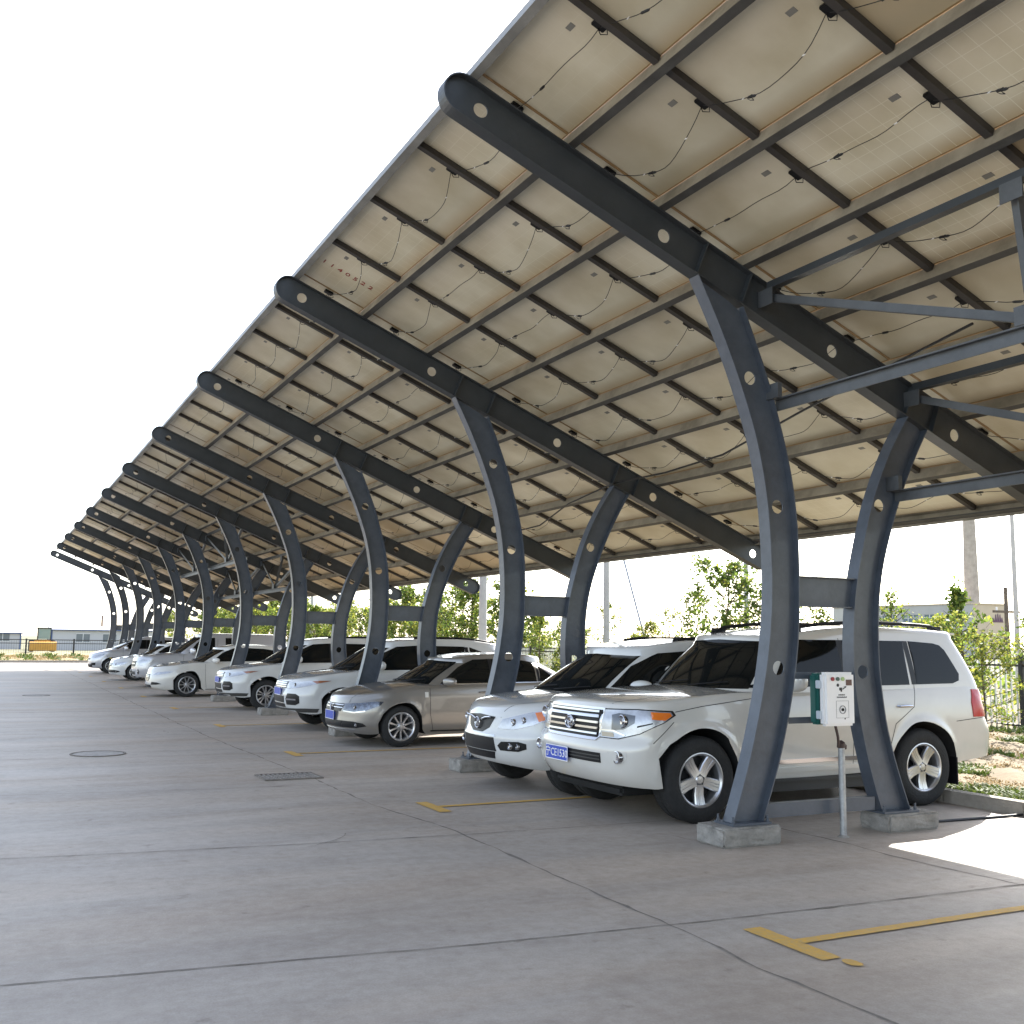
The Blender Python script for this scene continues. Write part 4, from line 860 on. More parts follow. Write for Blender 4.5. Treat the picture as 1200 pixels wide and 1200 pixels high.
# white crossover beside the off-roader
wg = [(1.18, 1.07), (2.35, 1.08), (2.35, 1.555), (1.98, 1.53), (1.62, 1.38)]
g = dict(L=4.65, wheels=(.86, 3.56), Rw=.355, Ra=.43, Rr=.225, rim='six', tw=.235,
    top=[(0, .80), (.08, .865), (.3, .945), (.7, 1.01), (1.25, 1.06), (2.5, 1.08), (3.8, 1.11), (4.65, 1.10)], bottom=[(0, .33), (.3, .27), (.6, .30), (1.3, .28), (3., .28), (4., .34), (4.65, .42)],
    xf=[(.25, .20), (.36, .06), (.48, .01), (.60, .0), (.66, .02), (.80, .05), (.90, .12), (1.05, .3)], xr=[(.3, 4.5), (.5, 4.62), (.8, 4.62), (1.1, 4.52)],
    hw=[(.25, .84), (.4, .875), (.65, .895), (.9, .895), (1.05, .87), (1.12, .85)], a=.62, nf=2.35, b=.4, nr=3., crown=.05, roll=.06, flare=.018,
    cab_z0=.98, roof=[(1.0, 1.53), (1.5, 1.55), (1.9, 1.60), (2.5, 1.665), (3.3, 1.67), (4.1, 1.60), (4.6, 1.56)], cxf=[(.95, .74), (1.06, .90), (1.35, 1.34), (1.50, 1.60), (1.68, 2.0)], cxr=[(.95, 4.55), (1.12, 4.5), (1.4, 4.34), (1.6, 4.2), (1.68, 4.1)],
    chw=[(.95, .855), (1.1, .845), (1.35, .77), (1.55, .69), (1.68, .63)], ca=.5, cnf=2.3, cb=.3, cnr=2.8, croll=.05, ws=((.76, 1.075), (.61, 1.495)),
    wins=[wg, [(2.42, 1.08), (3.3, 1.10), (3.36, 1.56), (2.42, 1.57)], [(3.42, 1.10), (3.9, 1.13), (4.05, 1.2), (3.9, 1.48), (3.46, 1.55)]], rw=((.62, 1.15), (.52, 1.52)),
    front=[([(-.33, .82), (-.25, .70), (-.12, .645), (.12, .645), (.25, .70), (.33, .82), (0, .835)], M_TRIM, 'grille'), ([(-.40, .455), (.40, .455), (.37, .60), (-.37, .60)], M_TRIM, 'lower_intake'), ([(-.33, .37), (.33, .37), (.38, .448), (-.38, .448)], M_TRIM, 'bumper_step'), ([(-.40, .61), (.40, .61), (.38, .628), (-.38, .628)], M_CHROME, 'chrome_strip')],
    sym=[([(.03, .44, .70), (.12, .66, .70), (.30, .80, .755), (.60, .88, .86), (.78, .9, .905), (.62, .9, .925), (.28, .80, .895), (.05, .50, .80)], (1, -.8, 0), M_LAMP, 'headlight', .008), ([(.36, .82, .79), (.52, .86, .835), (.70, .9, .90), (.55, .88, .912), (.30, .80, .885)], (1, -.8, 0), M_AMBER, 'indicator', .012),
         ([(.02, .50, .47), (.12, .72, .47), (.2, .78, .50), (.2, .78, .555), (.12, .72, .575), (.02, .52, .565), (.01, .46, .52)], (1, -.55, 0), M_TRIM, 'fog_light', .006), ([(4.3, 1, .85), (4.65, .8, .85), (4.6, .8, 1.08), (4.2, 1, 1.08)], (-.6, -1, 0), M_RED, 'tail_light', .01)],
    seams=[[(1.40, .35), (1.36, .8), (1.36, 1.08)], [(2.38, .35), (2.38, 1.57)], [(2.95, .45), (3.08, .72), (3.32, .9), (3.4, 1.55)]], hood=[[(.1, .42), (.45, .70), (1.1, .76)]], handles=[(2.18, .93), (3.1, .95)], mirror=(1.55, 1.15, (.15, .12, .085)), projectors=[(.60, .775, .035), (.70, .80, .032), (.60, .52, .032), (.68, .52, .028)], rails=(2.3, 4.0, .54, 1.6, (2.4, 3.9), .02))
k = std_car('crossover_car', 'white crossover with winged dark grille parked right beside the big off-roader', M_WHITEPAINT, g, None)
ring_badge(k, 0, .74, [('ring', 0, 0, .062, .058, .008), ('line', [(-.03, -.03), (-.035, .01), (0, .045), (.035, .01), (.03, -.03)], .007), ('line', [(0, .045), (0, -.035)], .006)], rx=.012)
for sg in (-1, 1): ring_badge(k, 0, .79, [('line', [(sg*.30, .028), (sg*.18, .018), (sg*.07, -.01)], .010)], name='grille_wing', rx=.006)
b = MB(); b.tube([(3.95, 0, 1.62), (3.97, 0, 1.66), (4.05, 0, 1.70)], .008, 5); b.build('antenna', M_BLACK, k.root)
k.done(.93, 3.72)

# beige saloon
v = dict(L=4.64, wheels=(.87, 3.52), Rw=.316, Ra=.365, Rr=.215, rim='ten', tw=.205,
    top=[(0, .66), (.06, .715), (.2, .765), (.5, .84), (1.1, .93), (2.2, .96), (3.6, .985), (4.1, 1.0), (4.55, .985), (4.64, .96)], bottom=[(0, .24), (.3, .20), (.6, .22), (1.2, .19), (3., .19), (4., .24), (4.64, .32)],
    xf=[(.18, .12), (.26, .03), (.36, .0), (.46, .01), (.56, .02), (.66, .06), (.78, .2)], xr=[(.25, 4.5), (.45, 4.62), (.7, 4.62), (.95, 4.55)],
    hw=[(.18, .83), (.35, .868), (.55, .885), (.75, .885), (.9, .865), (1.0, .835)], a=.62, nf=2.5, b=.45, nr=2.8, crown=.05, roll=.05, flare=.012,
    cab_z0=.86, roof=[(.9, 1.31), (1.8, 1.34), (2.3, 1.41), (2.9, 1.425), (3.5, 1.36), (4.2, 1.26)], cxf=[(.86, .98), (.94, 1.10), (1.15, 1.45), (1.32, 1.80), (1.43, 2.2)], cxr=[(.86, 4.35), (1.0, 4.12), (1.2, 3.75), (1.35, 3.4), (1.43, 3.1)],
    chw=[(.86, .85), (.96, .835), (1.15, .755), (1.33, .65), (1.43, .58)], ca=.5, cnf=2.3, cb=.55, cnr=2.3, croll=.045, ws=((.74, .955), (.56, 1.305)),
    wins=[[(1.52, .965), (2.42, .975), (2.42, 1.355), (2.15, 1.345), (1.88, 1.22), (1.60, 1.03)], [(2.48, .975), (3.25, .99), (3.28, 1.30), (3.05, 1.335), (2.48, 1.355)], [(3.31, .992), (3.62, 1.0), (3.72, 1.05), (3.58, 1.15), (3.34, 1.28)]], rw=((.60, 1.04), (.5, 1.3)),
    front=[([(-.40, .60), (-.36, .535), (.36, .535), (.40, .60), (.44, .655), (-.44, .655)], M_TRIM, 'grille'), ([(-.42, .585), (.42, .585), (.42, .597), (-.42, .597)], M_CHROME, 'grille_bar'), ([(-.42, .625), (.42, .625), (.42, .637), (-.42, .637)], M_CHROME, 'grille_bar'), ([(-.40, .30), (.40, .30), (.44, .40), (-.44, .40)], M_TRIM, 'lower_intake'), ([(-.66, .26), (.66, .26), (.66, .272), (-.66, .272)], M_CHROME, 'chrome_strip')],
    sym=[([(.04, .44, .545), (.14, .66, .53), (.30, .80, .56), (.50, .88, .64), (.56, .885, .70), (.40, .86, .70), (.18, .72, .672), (.05, .46, .655)], (1, -.85, 0), M_LAMPDARK, 'headlight', .007), ([(.05, .46, .538), (.16, .68, .523), (.30, .80, .548), (.30, .80, .566), (.16, .68, .541), (.05, .46, .555)], (1, -.85, 0), M_CHROME, 'headlight_strip', .011),
         ([(.02, .42, .30), (.14, .74, .30), (.30, .82, .33), (.24, .80, .37), (.10, .70, .395), (.02, .46, .40)], (1, -.6, 0), M_TRIM, 'fog_light_recess', .006), ([(4.3, 1, .78), (4.65, .8, .78), (4.6, .8, .93), (4.25, 1, .93)], (-.6, -1, 0), M_RED, 'tail_light', .01)],
    seams=[[(1.40, .25), (1.34, .5), (1.33, .94)], [(2.45, .25), (2.45, 1.36)], [(2.98, .3), (3.05, .6), (3.28, .82), (3.34, 1.3)]], hood=[[(.1, .48), (.4, .68), (1.05, .76)]], handles=[(2.27, .83), (3.12, .85)], mirror=(1.62, 1.0, (.14, .105, .065)), projectors=[(.66, .605, .028), (.70, .345, .024)],
    sides=[([(1.52, .948), (3.66, .985), (3.66, .997), (1.52, .960)], M_CHROME, 'chrome_strip'), ([(1.36, .23), (3.05, .23), (3.05, .25), (1.36, .25)], M_TRIM, 'sill_trim'), ([(1.245, .76), (1.30, .76), (1.30, .84), (1.245, .84)], mat('sticker_grey', (.62, .60, .56), .5), 'sticker')])
k = std_car('saloon_car', 'beige silver saloon with ten spoke wheels beside the white crossover', M_BEIGE, v, None)
ring_badge(k, 0, .60, [('ring', 0, 0, .055, .055, .007), ('line', [(-.03, .045), (-.012, .0), (0, .02), (.012, .0), (.03, .045)], .006), ('line', [(-.045, .02), (-.02, -.045), (0, -.005), (.02, -.045), (.045, .02)], .006)], rx=.014)
k.plate(0, .47, '冀A·5B27'[:0])
k.done(.91, 9.22)

# two identical white crossovers further on
s6 = dict(L=4.81, wheels=(.93, 3.65), Rw=.352, Ra=.43, Rr=.225, rim='six', tw=.22,
    top=[(0, .78), (.08, .85), (.3, .93), (.7, 1.0), (1.25, 1.05), (2.5, 1.08), (3.8, 1.12), (4.81, 1.08)], bottom=[(0, .36), (.3, .30), (.6, .33), (1.3, .28), (3., .28), (4., .34), (4.81, .42)],
    xf=[(.25, .18), (.38, .05), (.48, .01), (.62, .0), (.74, .03), (.82, .07), (.92, .16), (1.05, .35)], xr=[(.3, 4.66), (.5, 4.78), (.8, 4.78), (1.1, 4.66)],
    hw=[(.25, .86), (.4, .895), (.65, .925), (.9, .925), (1.05, .90), (1.12, .88)], a=.55, nf=2.6, b=.4, nr=3., crown=.045, roll=.06, flare=.015,
    cab_z0=.98, roof=[(1.0, 1.53), (1.6, 1.55), (2.0, 1.60), (2.6, 1.655), (3.3, 1.655), (4.1, 1.58), (4.7, 1.50)], cxf=[(.95, .86), (1.06, 1.02), (1.32, 1.44), (1.50, 1.74), (1.66, 2.1)], cxr=[(.95, 4.7), (1.12, 4.62), (1.4, 4.42), (1.56, 4.2), (1.66, 4.0)],
    chw=[(.95, .885), (1.1, .87), (1.35, .79), (1.55, .70), (1.66, .64)], ca=.5, cnf=2.3, cb=.35, cnr=2.6, croll=.05, ws=((.78, 1.07), (.61, 1.495)),
    wins=[[(1.34, 1.08), (2.42, 1.09), (2.42, 1.54), (2.06, 1.52), (1.72, 1.37)], [(2.48, 1.09), (3.4, 1.11), (3.44, 1.53), (2.48, 1.545)], [(3.5, 1.115), (4.02, 1.16), (4.12, 1.22), (3.95, 1.38), (3.54, 1.52)]], rw=((.62, 1.15), (.5, 1.5)),
    front=[([(-.36, .75), (.36, .75), (.40, .87), (-.40, .87)], M_TRIM, 'grille')]+[([(-.37, z-.011), (.37, z-.011), (.37, z+.011), (-.37, z+.011)], M_CHROME, 'grille_bar') for z in (.775, .81, .845)]+[([(-.34, .49), (.34, .49), (.34, .61), (-.34, .61)], M_TRIM, 'lower_intake'), ([(-.36, .405), (.36, .405), (.36, .47), (-.36, .47)], M_TRIM, 'lower_intake'), ([(-.35, .478), (.35, .478), (.35, .486), (-.35, .486)], M_CHROME, 'grille_bar')],
    sym=[([(.05, .42, .745), (.16, .66, .76), (.34, .82, .80), (.60, .90, .865), (.72, .93, .90), (.50, .9, .90), (.22, .76, .88), (.06, .46, .86)], (1, -.85, 0), M_LAMP, 'headlight', .008), ([(.50, .88, .845), (.72, .93, .895), (.50, .9, .90), (.40, .86, .885)], (1, -.85, 0), mat('dull_amber', (.30, .10, .04), .2, 0, 1.), 'indicator', .012),
         ([(.02, .46, .46), (.14, .70, .46), (.22, .76, .50), (.22, .76, .62), (.14, .71, .66), (.02, .50, .66), (.01, .43, .56)], (1, -.5, 0), M_TRIM, 'fog_light', .008), ([(.02, .47, .545), (.14, .72, .545), (.14, .72, .57), (.02, .47, .57)], (1, -.5, 0), M_CHROME, 'grille_bar', .014),
         ([(.0, .0, .30), (.25, .60, .30), (.45, .9, .30), (.50, .93, .40), (.3, .80, .405), (.1, .5, .395), (.0, .0, .385)], (1, -.9, 0), M_CLAD, 'bumper_cladding', .008), ([(4.4, 1, .9), (4.8, .8, .9), (4.7, .8, 1.08), (4.3, 1, 1.08)], (-.6, -1, 0), M_RED, 'tail_light', .01)],
    sides=[([(1.38, .30), (3.2, .30), (3.2, .39), (1.38, .39)], M_CLAD, 'sill_trim')],
    seams=[[(1.48, .38), (1.44, .8), (1.44, 1.08)], [(2.45, .38), (2.45, 1.55)], [(3.0, .45), (3.15, .75), (3.42, .95), (3.47, 1.5)]], hood=[[(.1, .44), (.45, .72), (1.1, .79)]], handles=[(2.25, .93), (3.2, .95)], mirror=(1.62, 1.17, (.14, .11, .085)), projectors=[(.62, .82, .03)], rails=(2.45, 4.1, .54, 1.6, (2.55, 4.0), .02))
for nm, lab, y in (('a', 'white crossover with black framed fog lights, the one beside the beige saloon', 12.42), ('b', 'white crossover with black framed fog lights, the one nearer the cream saloon', 18.10)):
    k = std_car('crossover_car', lab, M_WHITEPAINT, s6, None); k.root['group'] = 'matching white crossovers'; k.plate(0, .69, ''); k.done(.87, y)

# cream white saloon
f = dict(L=4.87, wheels=(.97, 3.82), Rw=.335, Ra=.385, Rr=.23, rim='multi', tw=.22,
    top=[(0, .66), (.06, .72), (.25, .79), (.6, .86), (1.2, .94), (2.3, .97), (3.7, 1.0), (4.3, 1.04), (4.87, 1.0)], bottom=[(0, .24), (.3, .19), (.6, .21), (1.2, .18), (3., .18), (4., .24), (4.87, .32)],
    xf=[(.18, .14), (.26, .03), (.36, .0), (.5, .01), (.62, .04), (.72, .12), (.8, .25)], xr=[(.25, 4.7), (.45, 4.85), (.7, 4.85), (.95, 4.75)],
    hw=[(.18, .86), (.35, .90), (.55, .92), (.75, .92), (.9, .895), (1.0, .86)], a=.66, nf=2.4, b=.5, nr=2.7, crown=.05, roll=.055, flare=.012,
    cab_z0=.87, roof=[(.9, 1.31), (1.85, 1.34), (2.4, 1.42), (3.0, 1.425), (3.7, 1.34), (4.4, 1.2)], cxf=[(.87, 1.05), (.96, 1.20), (1.15, 1.55), (1.32, 1.92), (1.43, 2.4)], cxr=[(.87, 4.6), (1.02, 4.4), (1.2, 3.98), (1.35, 3.5), (1.43, 3.1)],
    chw=[(.87, .88), (.97, .86), (1.15, .78), (1.33, .66), (1.43, .58)], ca=.5, cnf=2.3, cb=.6, cnr=2.2, croll=.045, ws=((.76, .965), (.56, 1.305)),
    wins=[[(1.62, .975), (2.5, .985), (2.5, 1.36), (2.25, 1.35), (1.95, 1.22), (1.70, 1.04)], [(2.55, .985), (3.4, 1.0), (3.42, 1.30), (3.1, 1.345), (2.55, 1.36)], [(3.45, 1.002), (3.85, 1.03), (3.72, 1.17), (3.47, 1.28)]], rw=((.6, 1.08), (.5, 1.3)),
    front=[([(-.30, .43), (.30, .43), (.36, .50), (.33, .62), (-.33, .62), (-.36, .50)], M_TRIM, 'grille')]+[([(-.33, z-.008), (.33, z-.008), (.33, z+.008), (-.33, z+.008)], M_CHROME, 'grille_bar') for z in (.46, .50, .54, .58)]+[([(-.45, .25), (.45, .25), (.45, .33), (-.45, .33)], M_TRIM, 'lower_intake')],
    sym=[([(.10, .50, .60), (.22, .70, .605), (.45, .86, .65), (.62, .90, .70), (.45, .86, .705), (.18, .64, .67)], (1, -.85, 0), M_LAMP, 'headlight', .007), ([(.03, .50, .33), (.14, .72, .34), (.28, .82, .36), (.16, .74, .40), (.04, .54, .41)], (1, -.6, 0), M_TRIM, 'fog_light', .008), ([(4.5, 1, .8), (4.87, .8, .8), (4.8, .8, .95), (4.4, 1, .95)], (-.6, -1, 0), M_RED, 'tail_light', .01)],
    seams=[[(1.50, .25), (1.46, .5), (1.45, .95)], [(2.52, .25), (2.52, 1.36)]], hood=[[(.15, .44), (.5, .70), (1.1, .78)]], handles=[(2.35, .84), (3.25, .86)], mirror=(1.72, 1.01, (.15, .11, .075)),
    sides=[([(1.48, .20), (3.3, .20), (3.3, .225), (1.48, .225)], M_CHROME, 'sill_trim')])
k = std_car('saloon_car', 'cream white saloon with split spoke wheels and small barred grille, past the two matching crossovers', M_PEARL, f, None)
k.done(.10, 24.25)

# silver pickup with canopy
t = dict(L=5.1, wheels=(.85, 3.9), Rw=.36, Ra=.43, Rr=.21, rim='six', tw=.22,
    top=[(0, .86), (.08, .93), (.3, 1.0), (.8, 1.06), (1.3, 1.10), (2.6, 1.12), (4., 1.12), (5.1, 1.12)], bottom=[(0, .36), (.5, .30), (4., .36), (5.1, .42)],
    xf=[(.25, .15), (.4, .03), (.6, .0), (.8, .02), (.95, .1), (1.05, .25)], xr=[(.3, 5.), (.5, 5.08), (1.1, 5.05)],
    hw=[(.25, .83), (.4, .87), (.65, .895), (.9, .895), (1.12, .87)], a=.5, nf=2.6, b=.2, nr=4, crown=.045, roll=.06, flare=.02,
    cab_z0=1.0, roof=[(1.0, 1.70), (1.9, 1.71), (2.4, 1.76), (3.2, 1.76), (5.0, 1.74)], cxf=[(1.0, 1.12), (1.15, 1.28), (1.45, 1.68), (1.68, 2.0), (1.78, 2.2)], cxr=[(1.0, 5.02), (1.78, 4.92)],
    chw=[(1.0, .875), (1.15, .86), (1.4, .80), (1.65, .72), (1.78, .68)], ca=.4, cnf=2.4, cb=.12, cnr=4, croll=.05, ws=((.74, 1.12), (.60, 1.65)),
    wins=[[(1.65, 1.13), (2.5, 1.13), (2.5, 1.64), (2.15, 1.63), (1.9, 1.45)], [(2.85, 1.13), (3.35, 1.13), (3.35, 1.63), (2.85, 1.64)]],
    front=[([(-.42, .68), (.42, .68), (.46, .86), (-.46, .86)], M_TRIM, 'grille'), ([(-.4, .76), (.4, .76), (.4, .79), (-.4, .79)], M_CHROME, 'grille_bar'), ([(-.4, .42), (.4, .42), (.4, .52), (-.4, .52)], M_TRIM, 'lower_intake')],
    sym=[([(.05, .50, .72), (.2, .75, .72), (.45, .88, .78), (.55, .9, .90), (.2, .8, .92), (.05, .52, .88)], (1, -.8, 0), M_LAMP, 'headlight', .008), ([(4.9, 1, .8), (5.1, .8, .8), (5.1, .8, 1.0), (4.9, 1, 1.0)], (-.6, -1, 0), M_RED, 'tail_light', .01)],
    seams=[[(1.5, .38), (1.48, 1.08)], [(2.52, .38), (2.6, 1.6)], [(3.42, 1.1), (3.42, 1.74)]], hood=[], handles=[(2.4, .98)], mirror=(1.75, 1.2, (.12, .12, .10)), projectors=[(.62, .52, .075)])
k = std_car('pickup_car', 'silver pickup with tall boxy canopy and round fog lamps, behind the cream saloon', M_SILVER, t, None, 'pickup')
k.done(.40, 29.9)

# small white saloon, silver people carrier, farthest
s8 = dict(v); s8['rim'] = 'seven'; s8['sym'] = [(p, d, (M_LAMP if n_ == 'headlight' else m), n_, o) for p, d, m, n_, o in v['sym']]; s8['sides'] = []
k = std_car('saloon_car', 'small white saloon showing only its rounded nose between the pickup and the people carrier', M_WHITEPAINT, s8, None); k.done(.30, 36.0)
mp = dict(L=4.6, wheels=(.88, 3.58), Rw=.33, Ra=.385, Rr=.21, rim='six', tw=.21,
    top=[(0, .74), (.06, .80), (.25, .88), (.6, .98), (1.0, 1.06), (2.5, 1.08), (4., 1.12), (4.6, 1.1)], bottom=[(0, .26), (.5, .22), (4., .26), (4.6, .34)],
    xf=[(.2, .14), (.3, .03), (.5, .0), (.65, .02), (.78, .09), (.9, .25)], xr=[(.3, 4.5), (.5, 4.58), (1.1, 4.5)],
    hw=[(.2, .84), (.4, .88), (.65, .90), (.9, .90), (1.08, .87)], a=.6, nf=2.4, b=.3, nr=3, crown=.045, roll=.06, flare=.012,
    cab_z0=.96, roof=[(.9, 1.54), (2.0, 1.56), (2.6, 1.63), (3.4, 1.62), (4.6, 1.54)], cxf=[(.96, .72), (1.08, .92), (1.32, 1.42), (1.5, 1.82), (1.64, 2.3)], cxr=[(.96, 4.5), (1.5, 4.38), (1.64, 4.25)],
    chw=[(.96, .88), (1.1, .86), (1.35, .78), (1.55, .70), (1.64, .65)], ca=.5, cnf=2.3, cb=.25, cnr=3, croll=.05, ws=((.78, 1.09), (.60, 1.5)),
    wins=[[(1.38, 1.09), (2.35, 1.10), (2.35, 1.51), (1.95, 1.50), (1.65, 1.33)], [(2.42, 1.10), (3.3, 1.12), (3.3, 1.5), (2.42, 1.51)], [(3.37, 1.12), (4.2, 1.14), (4.1, 1.46), (3.37, 1.5)]],
    front=[([(-.4, .60), (.4, .60), (.4, .68), (-.4, .68)], M_TRIM, 'grille'), ([(-.6, .28), (.6, .28), (.6, .40), (-.6, .40)], M_TRIM, 'lower_intake')],
    sym=[([(.10, .50, .70), (.25, .72, .70), (.5, .88, .78), (.60, .9, .88), (.4, .86, .88), (.12, .55, .80)], (1, -.85, 0), M_LAMP, 'headlight', .007), ([(.05, .55, .36), (.2, .78, .36), (.24, .8, .48), (.06, .6, .46)], (1, -.6, 0), M_TRIM, 'fog_light', .008)],
    seams=[[(1.4, .3), (1.38, 1.07)], [(2.38, .3), (2.38, 1.5)]], handles=[(2.2, .95)], mirror=(1.5, 1.13, (.13, .11, .08)))
k = std_car('people_carrier', 'silver people carrier parked farthest down the row, past the small white saloon', M_SILVER, mp, None, 'people carrier'); k.done(.25, 44.4)

#@@BACKGROUND
# ------------------------------------------------------------------ trees and shrubs
LEAVES = [mat('leaf_dark', (.10, .16, .03), .6, noise=.4, nscale=1.5, trans=.55), mat('leaf_mid', (.20, .28, .05), .6, noise=.4, nscale=1.5, trans=.6), mat('leaf_yellow', (.40, .41, .07), .6, noise=.35, nscale=1.5, trans=.6)]
BARK = mat('bark', (.13, .10, .075), .9, noise=.5, nscale=12)
def tree_mesh(seed, h, w, nb, nl, ls, base=.15, droop=0., mix=(.45, .4, .15), shape=.6):
    rn = random.Random(seed); tr = MB(); lf = MB(); tips = []
    top = Vector((rn.uniform(-.1, .1), rn.uniform(-.1, .1), h*.96)); n = 8
    tk = [Vector((0, 0, -.15)).lerp(top, i/n)+Vector((rn.uniform(-.03, .03), rn.uniform(-.03, .03), 0))*min(1, i) for i in range(n+1)]
    tr.tube(tk, [.045*h/3*(1-i/n*.88) for i in range(n+1)], 7)
    for i in range(nb):
        t = base+(1-base)*(i+rn.random())/nb*.97; p = Vector((0, 0, 0)).lerp(top, t); a = rn.uniform(0, 6.283)
        prof = math.sin(math.pi*min(1, (t-base)/(1-base)*.80+.20))**shape
        L = w*.5*prof*rn.uniform(.55, 1.1); up = L*rn.uniform(.5, 1.2)*(1-droop)-droop*L*.6
        e = p+Vector((math.cos(a)*L, math.sin(a)*L, up)); m = p.lerp(e, .5)+Vector((0, 0, -.08*L+droop*.3*L)); tr.tube([p, m, e], [.012*h/3, .008*h/3, .003], 4); tips.append((p, m, e))
        for q in range(2):
            s_ = m.lerp(e, rn.uniform(0, .6)); e2 = s_+Vector((rn.uniform(-1, 1), rn.uniform(-1, 1), rn.uniform(.1, .9)))*L*.35; tr.tube([s_, e2], [.005, .002], 3, cap=False); tips.append((s_, (s_+e2)/2, e2))
    for i in range(4): tips.append((top-Vector((0, 0, h*.22)), top-Vector((0, 0, h*.08)), top+Vector((0, 0, h*.04))))
    for i in range(nl):
        a, b_, c = rn.choice(tips); t = rn.random()**.7; p = (a*(1-t)**2+b_*2*t*(1-t)+c*t*t)+Vector((rn.gauss(0, .06), rn.gauss(0, .06), rn.gauss(0, .06)))*h/3
        sz = ls*rn.uniform(.55, 1.25); u = Vector((rn.gauss(0, 1), rn.gauss(0, 1), rn.gauss(-.3, .6))).normalized(); v = u.cross(Vector((rn.gauss(0, 1), rn.gauss(0, 1), rn.gauss(0, 1)))).normalized()
        r_ = rn.random(); hgt = p.z/h; mi = 0 if r_ < mix[0] else (1 if r_ < mix[0]+mix[1] else 2)
        lf.add([p-u*sz*.5, p+v*sz*.36-u*sz*.05, p+u*sz*.5, p-v*sz*.36-u*sz*.05], [(0, 1, 2, 3)], mi)
    return tr, lf
TP = {}
def plant(kind, x, y, h, w, label, cat='tree', name='young_tree', group=None, z=.08, args=None, rz=None):
    nb, nl, ls, base, droop, mix, shape = args; key = (kind,)
    if key not in TP:
        tr, lf = tree_mesh(hash(kind) % 1000 if not isinstance(kind, int) else kind, 3., 3*w/h, nb, nl, ls, base, droop, mix, shape); r = empty(name)
        tr.build('trunk', BARK, r, True); lf.build('crown', LEAVES, r); TP[key] = r; new = r
    else:
        r = TP[key]; new = r.copy(); COL.objects.link(new)
        for c in r.children: cc = c.copy(); COL.objects.link(cc); cc.parent = new
    new.name = name; new.location = (x, y, z); new.rotation_euler = (0, 0, rz if rz is not None else random.uniform(0, 6.28)); s_ = h/3; new.scale = (s_, s_, s_)
    for kk in list(new.keys()):
        if kk in ('label', 'category', 'group'): del new[kk]
    return tag(new, label, cat, group)
DENSE = (50, 4200, .080, .12, 0, (.5, .38, .12), .55); AIRY = (30, 620, .075, .2, 0, (.35, .45, .2), .8); YEL = (44, 3200, .085, .05, .1, (.08, .40, .52), .6); DROOP = (40, 2600, .09, .15, .9, (.25, .45, .30), .6); FAR = (48, 3000, .12, .08, 0, (.30, .48, .22), .5); FARY = (48, 2800, .12, .08, 0, (.10, .42, .48), .5)
random.seed(5)
plant(1, 11.5, 12.87, 3.45, 2.6, 'tall dense poplar sapling above the windscreen of the nearest off-roader', args=DENSE)
plant(2, 12.6, 15.6, 3.0, 1.7, 'loose leafy sapling left of the tall dense poplar', args=(34, 1200, .09, .15, 0, (.4, .45, .15), .6))
plant(1, 12.4, 12.2, 2.9, 2.0, 'leafy sapling just right of the tall dense poplar, behind the pillar', args=DENSE)
plant(3, 11.0, 5.66, 2.70, 1.0, 'narrow dark sapling climbing in front of the round chimney', args=(34, 1500, .10, .15, 0, (.55, .35, .10), .9))
plant(4, 9.6, 5.0, 2.0, 2.1, 'bushy yellow green shrub behind the tail of the off-roader', 'shrub', 'shrub', args=YEL)
plant(4, 10.8, 5.1, 1.75, 1.9, 'spreading yellow green shrub in front of the black fence', 'shrub', 'shrub', args=YEL)
plant(5, 13.0, 9.14, 2.85, 1.5, 'thin airy sapling just right of the second nearest leg', args=(34, 900, .08, .15, 0, (.3, .5, .2), 1.2))
plant(2, 13.2, 10.3, 2.0, 1.8, 'low green sapling below the thin airy one by the nearest frame', args=DENSE)
plant(6, 13., 8.4, 2.2, 1.0, 'small pale sapling in front of the beige building', args=AIRY)
plant(6, 12.6, 7.2, 1.9, .8, 'very small sapling between the pale sapling and the narrow dark one', args=AIRY)
plant(5, 12.0, 4.95, 2.6, 1.5, 'sparse sapling at the right edge of the view', args=AIRY)
plant(7, 14., 22.3, 3.0, 1.6, 'airy yellowish sapling standing alone beyond the white crossover', args=(34, 900, .08, .15, 0, (.15, .5, .35), .9))
plant(4, 12.2, 20.6, 1.95, 1.7, 'low yellow bush under the airy yellowish sapling', 'shrub', 'shrub', args=YEL)
plant(8, 12.2, 17.2, 2.15, 1.5, 'rounded yellow green bush at the foot of the leaning stay wire', 'shrub', 'shrub', args=YEL)
plant(8, 12.8, 18.6, 1.8, 1.3, 'smaller yellow bush left of the rounded one', 'shrub', 'shrub', args=YEL)
plant(7, 15., 20.1, 2.75, 1.3, 'airy sapling between the stay wire and the tall dense poplar', args=AIRY)
plant(2, 13., 11.3, 2.45, 1.6, 'leafy sapling seen between the two nearest legs', args=DENSE)
plant(9, 14., 26.9, 2.7, 1.5, 'drooping yellow green tree, left of the pair under the second cross beam', args=DROOP)
plant(9, 14., 25.0, 2.8, 1.5, 'drooping yellow green tree, right of the pair under the second cross beam', args=DROOP)
plant(1, 17., 40.4, 5.0, 4.0, 'tallest dense green tree beyond the third frame', args=DENSE)
plant(10, 16., 37.2, 4.0, 2.8, 'green tree directly right of the tallest one, partly behind the white pole', args=FAR)
plant(10, 16., 33.5, 3.9, 2.2, 'slim green tree right of the white pole', args=FAR)
plant(10, 16., 31.0, 2.8, 2.2, 'short green tree beside the slim one, near the fence', args=FAR)
plant(11, 16.5, 43.5, 3.4, 3.0, 'yellow green tree directly left of the tallest one', args=FARY)
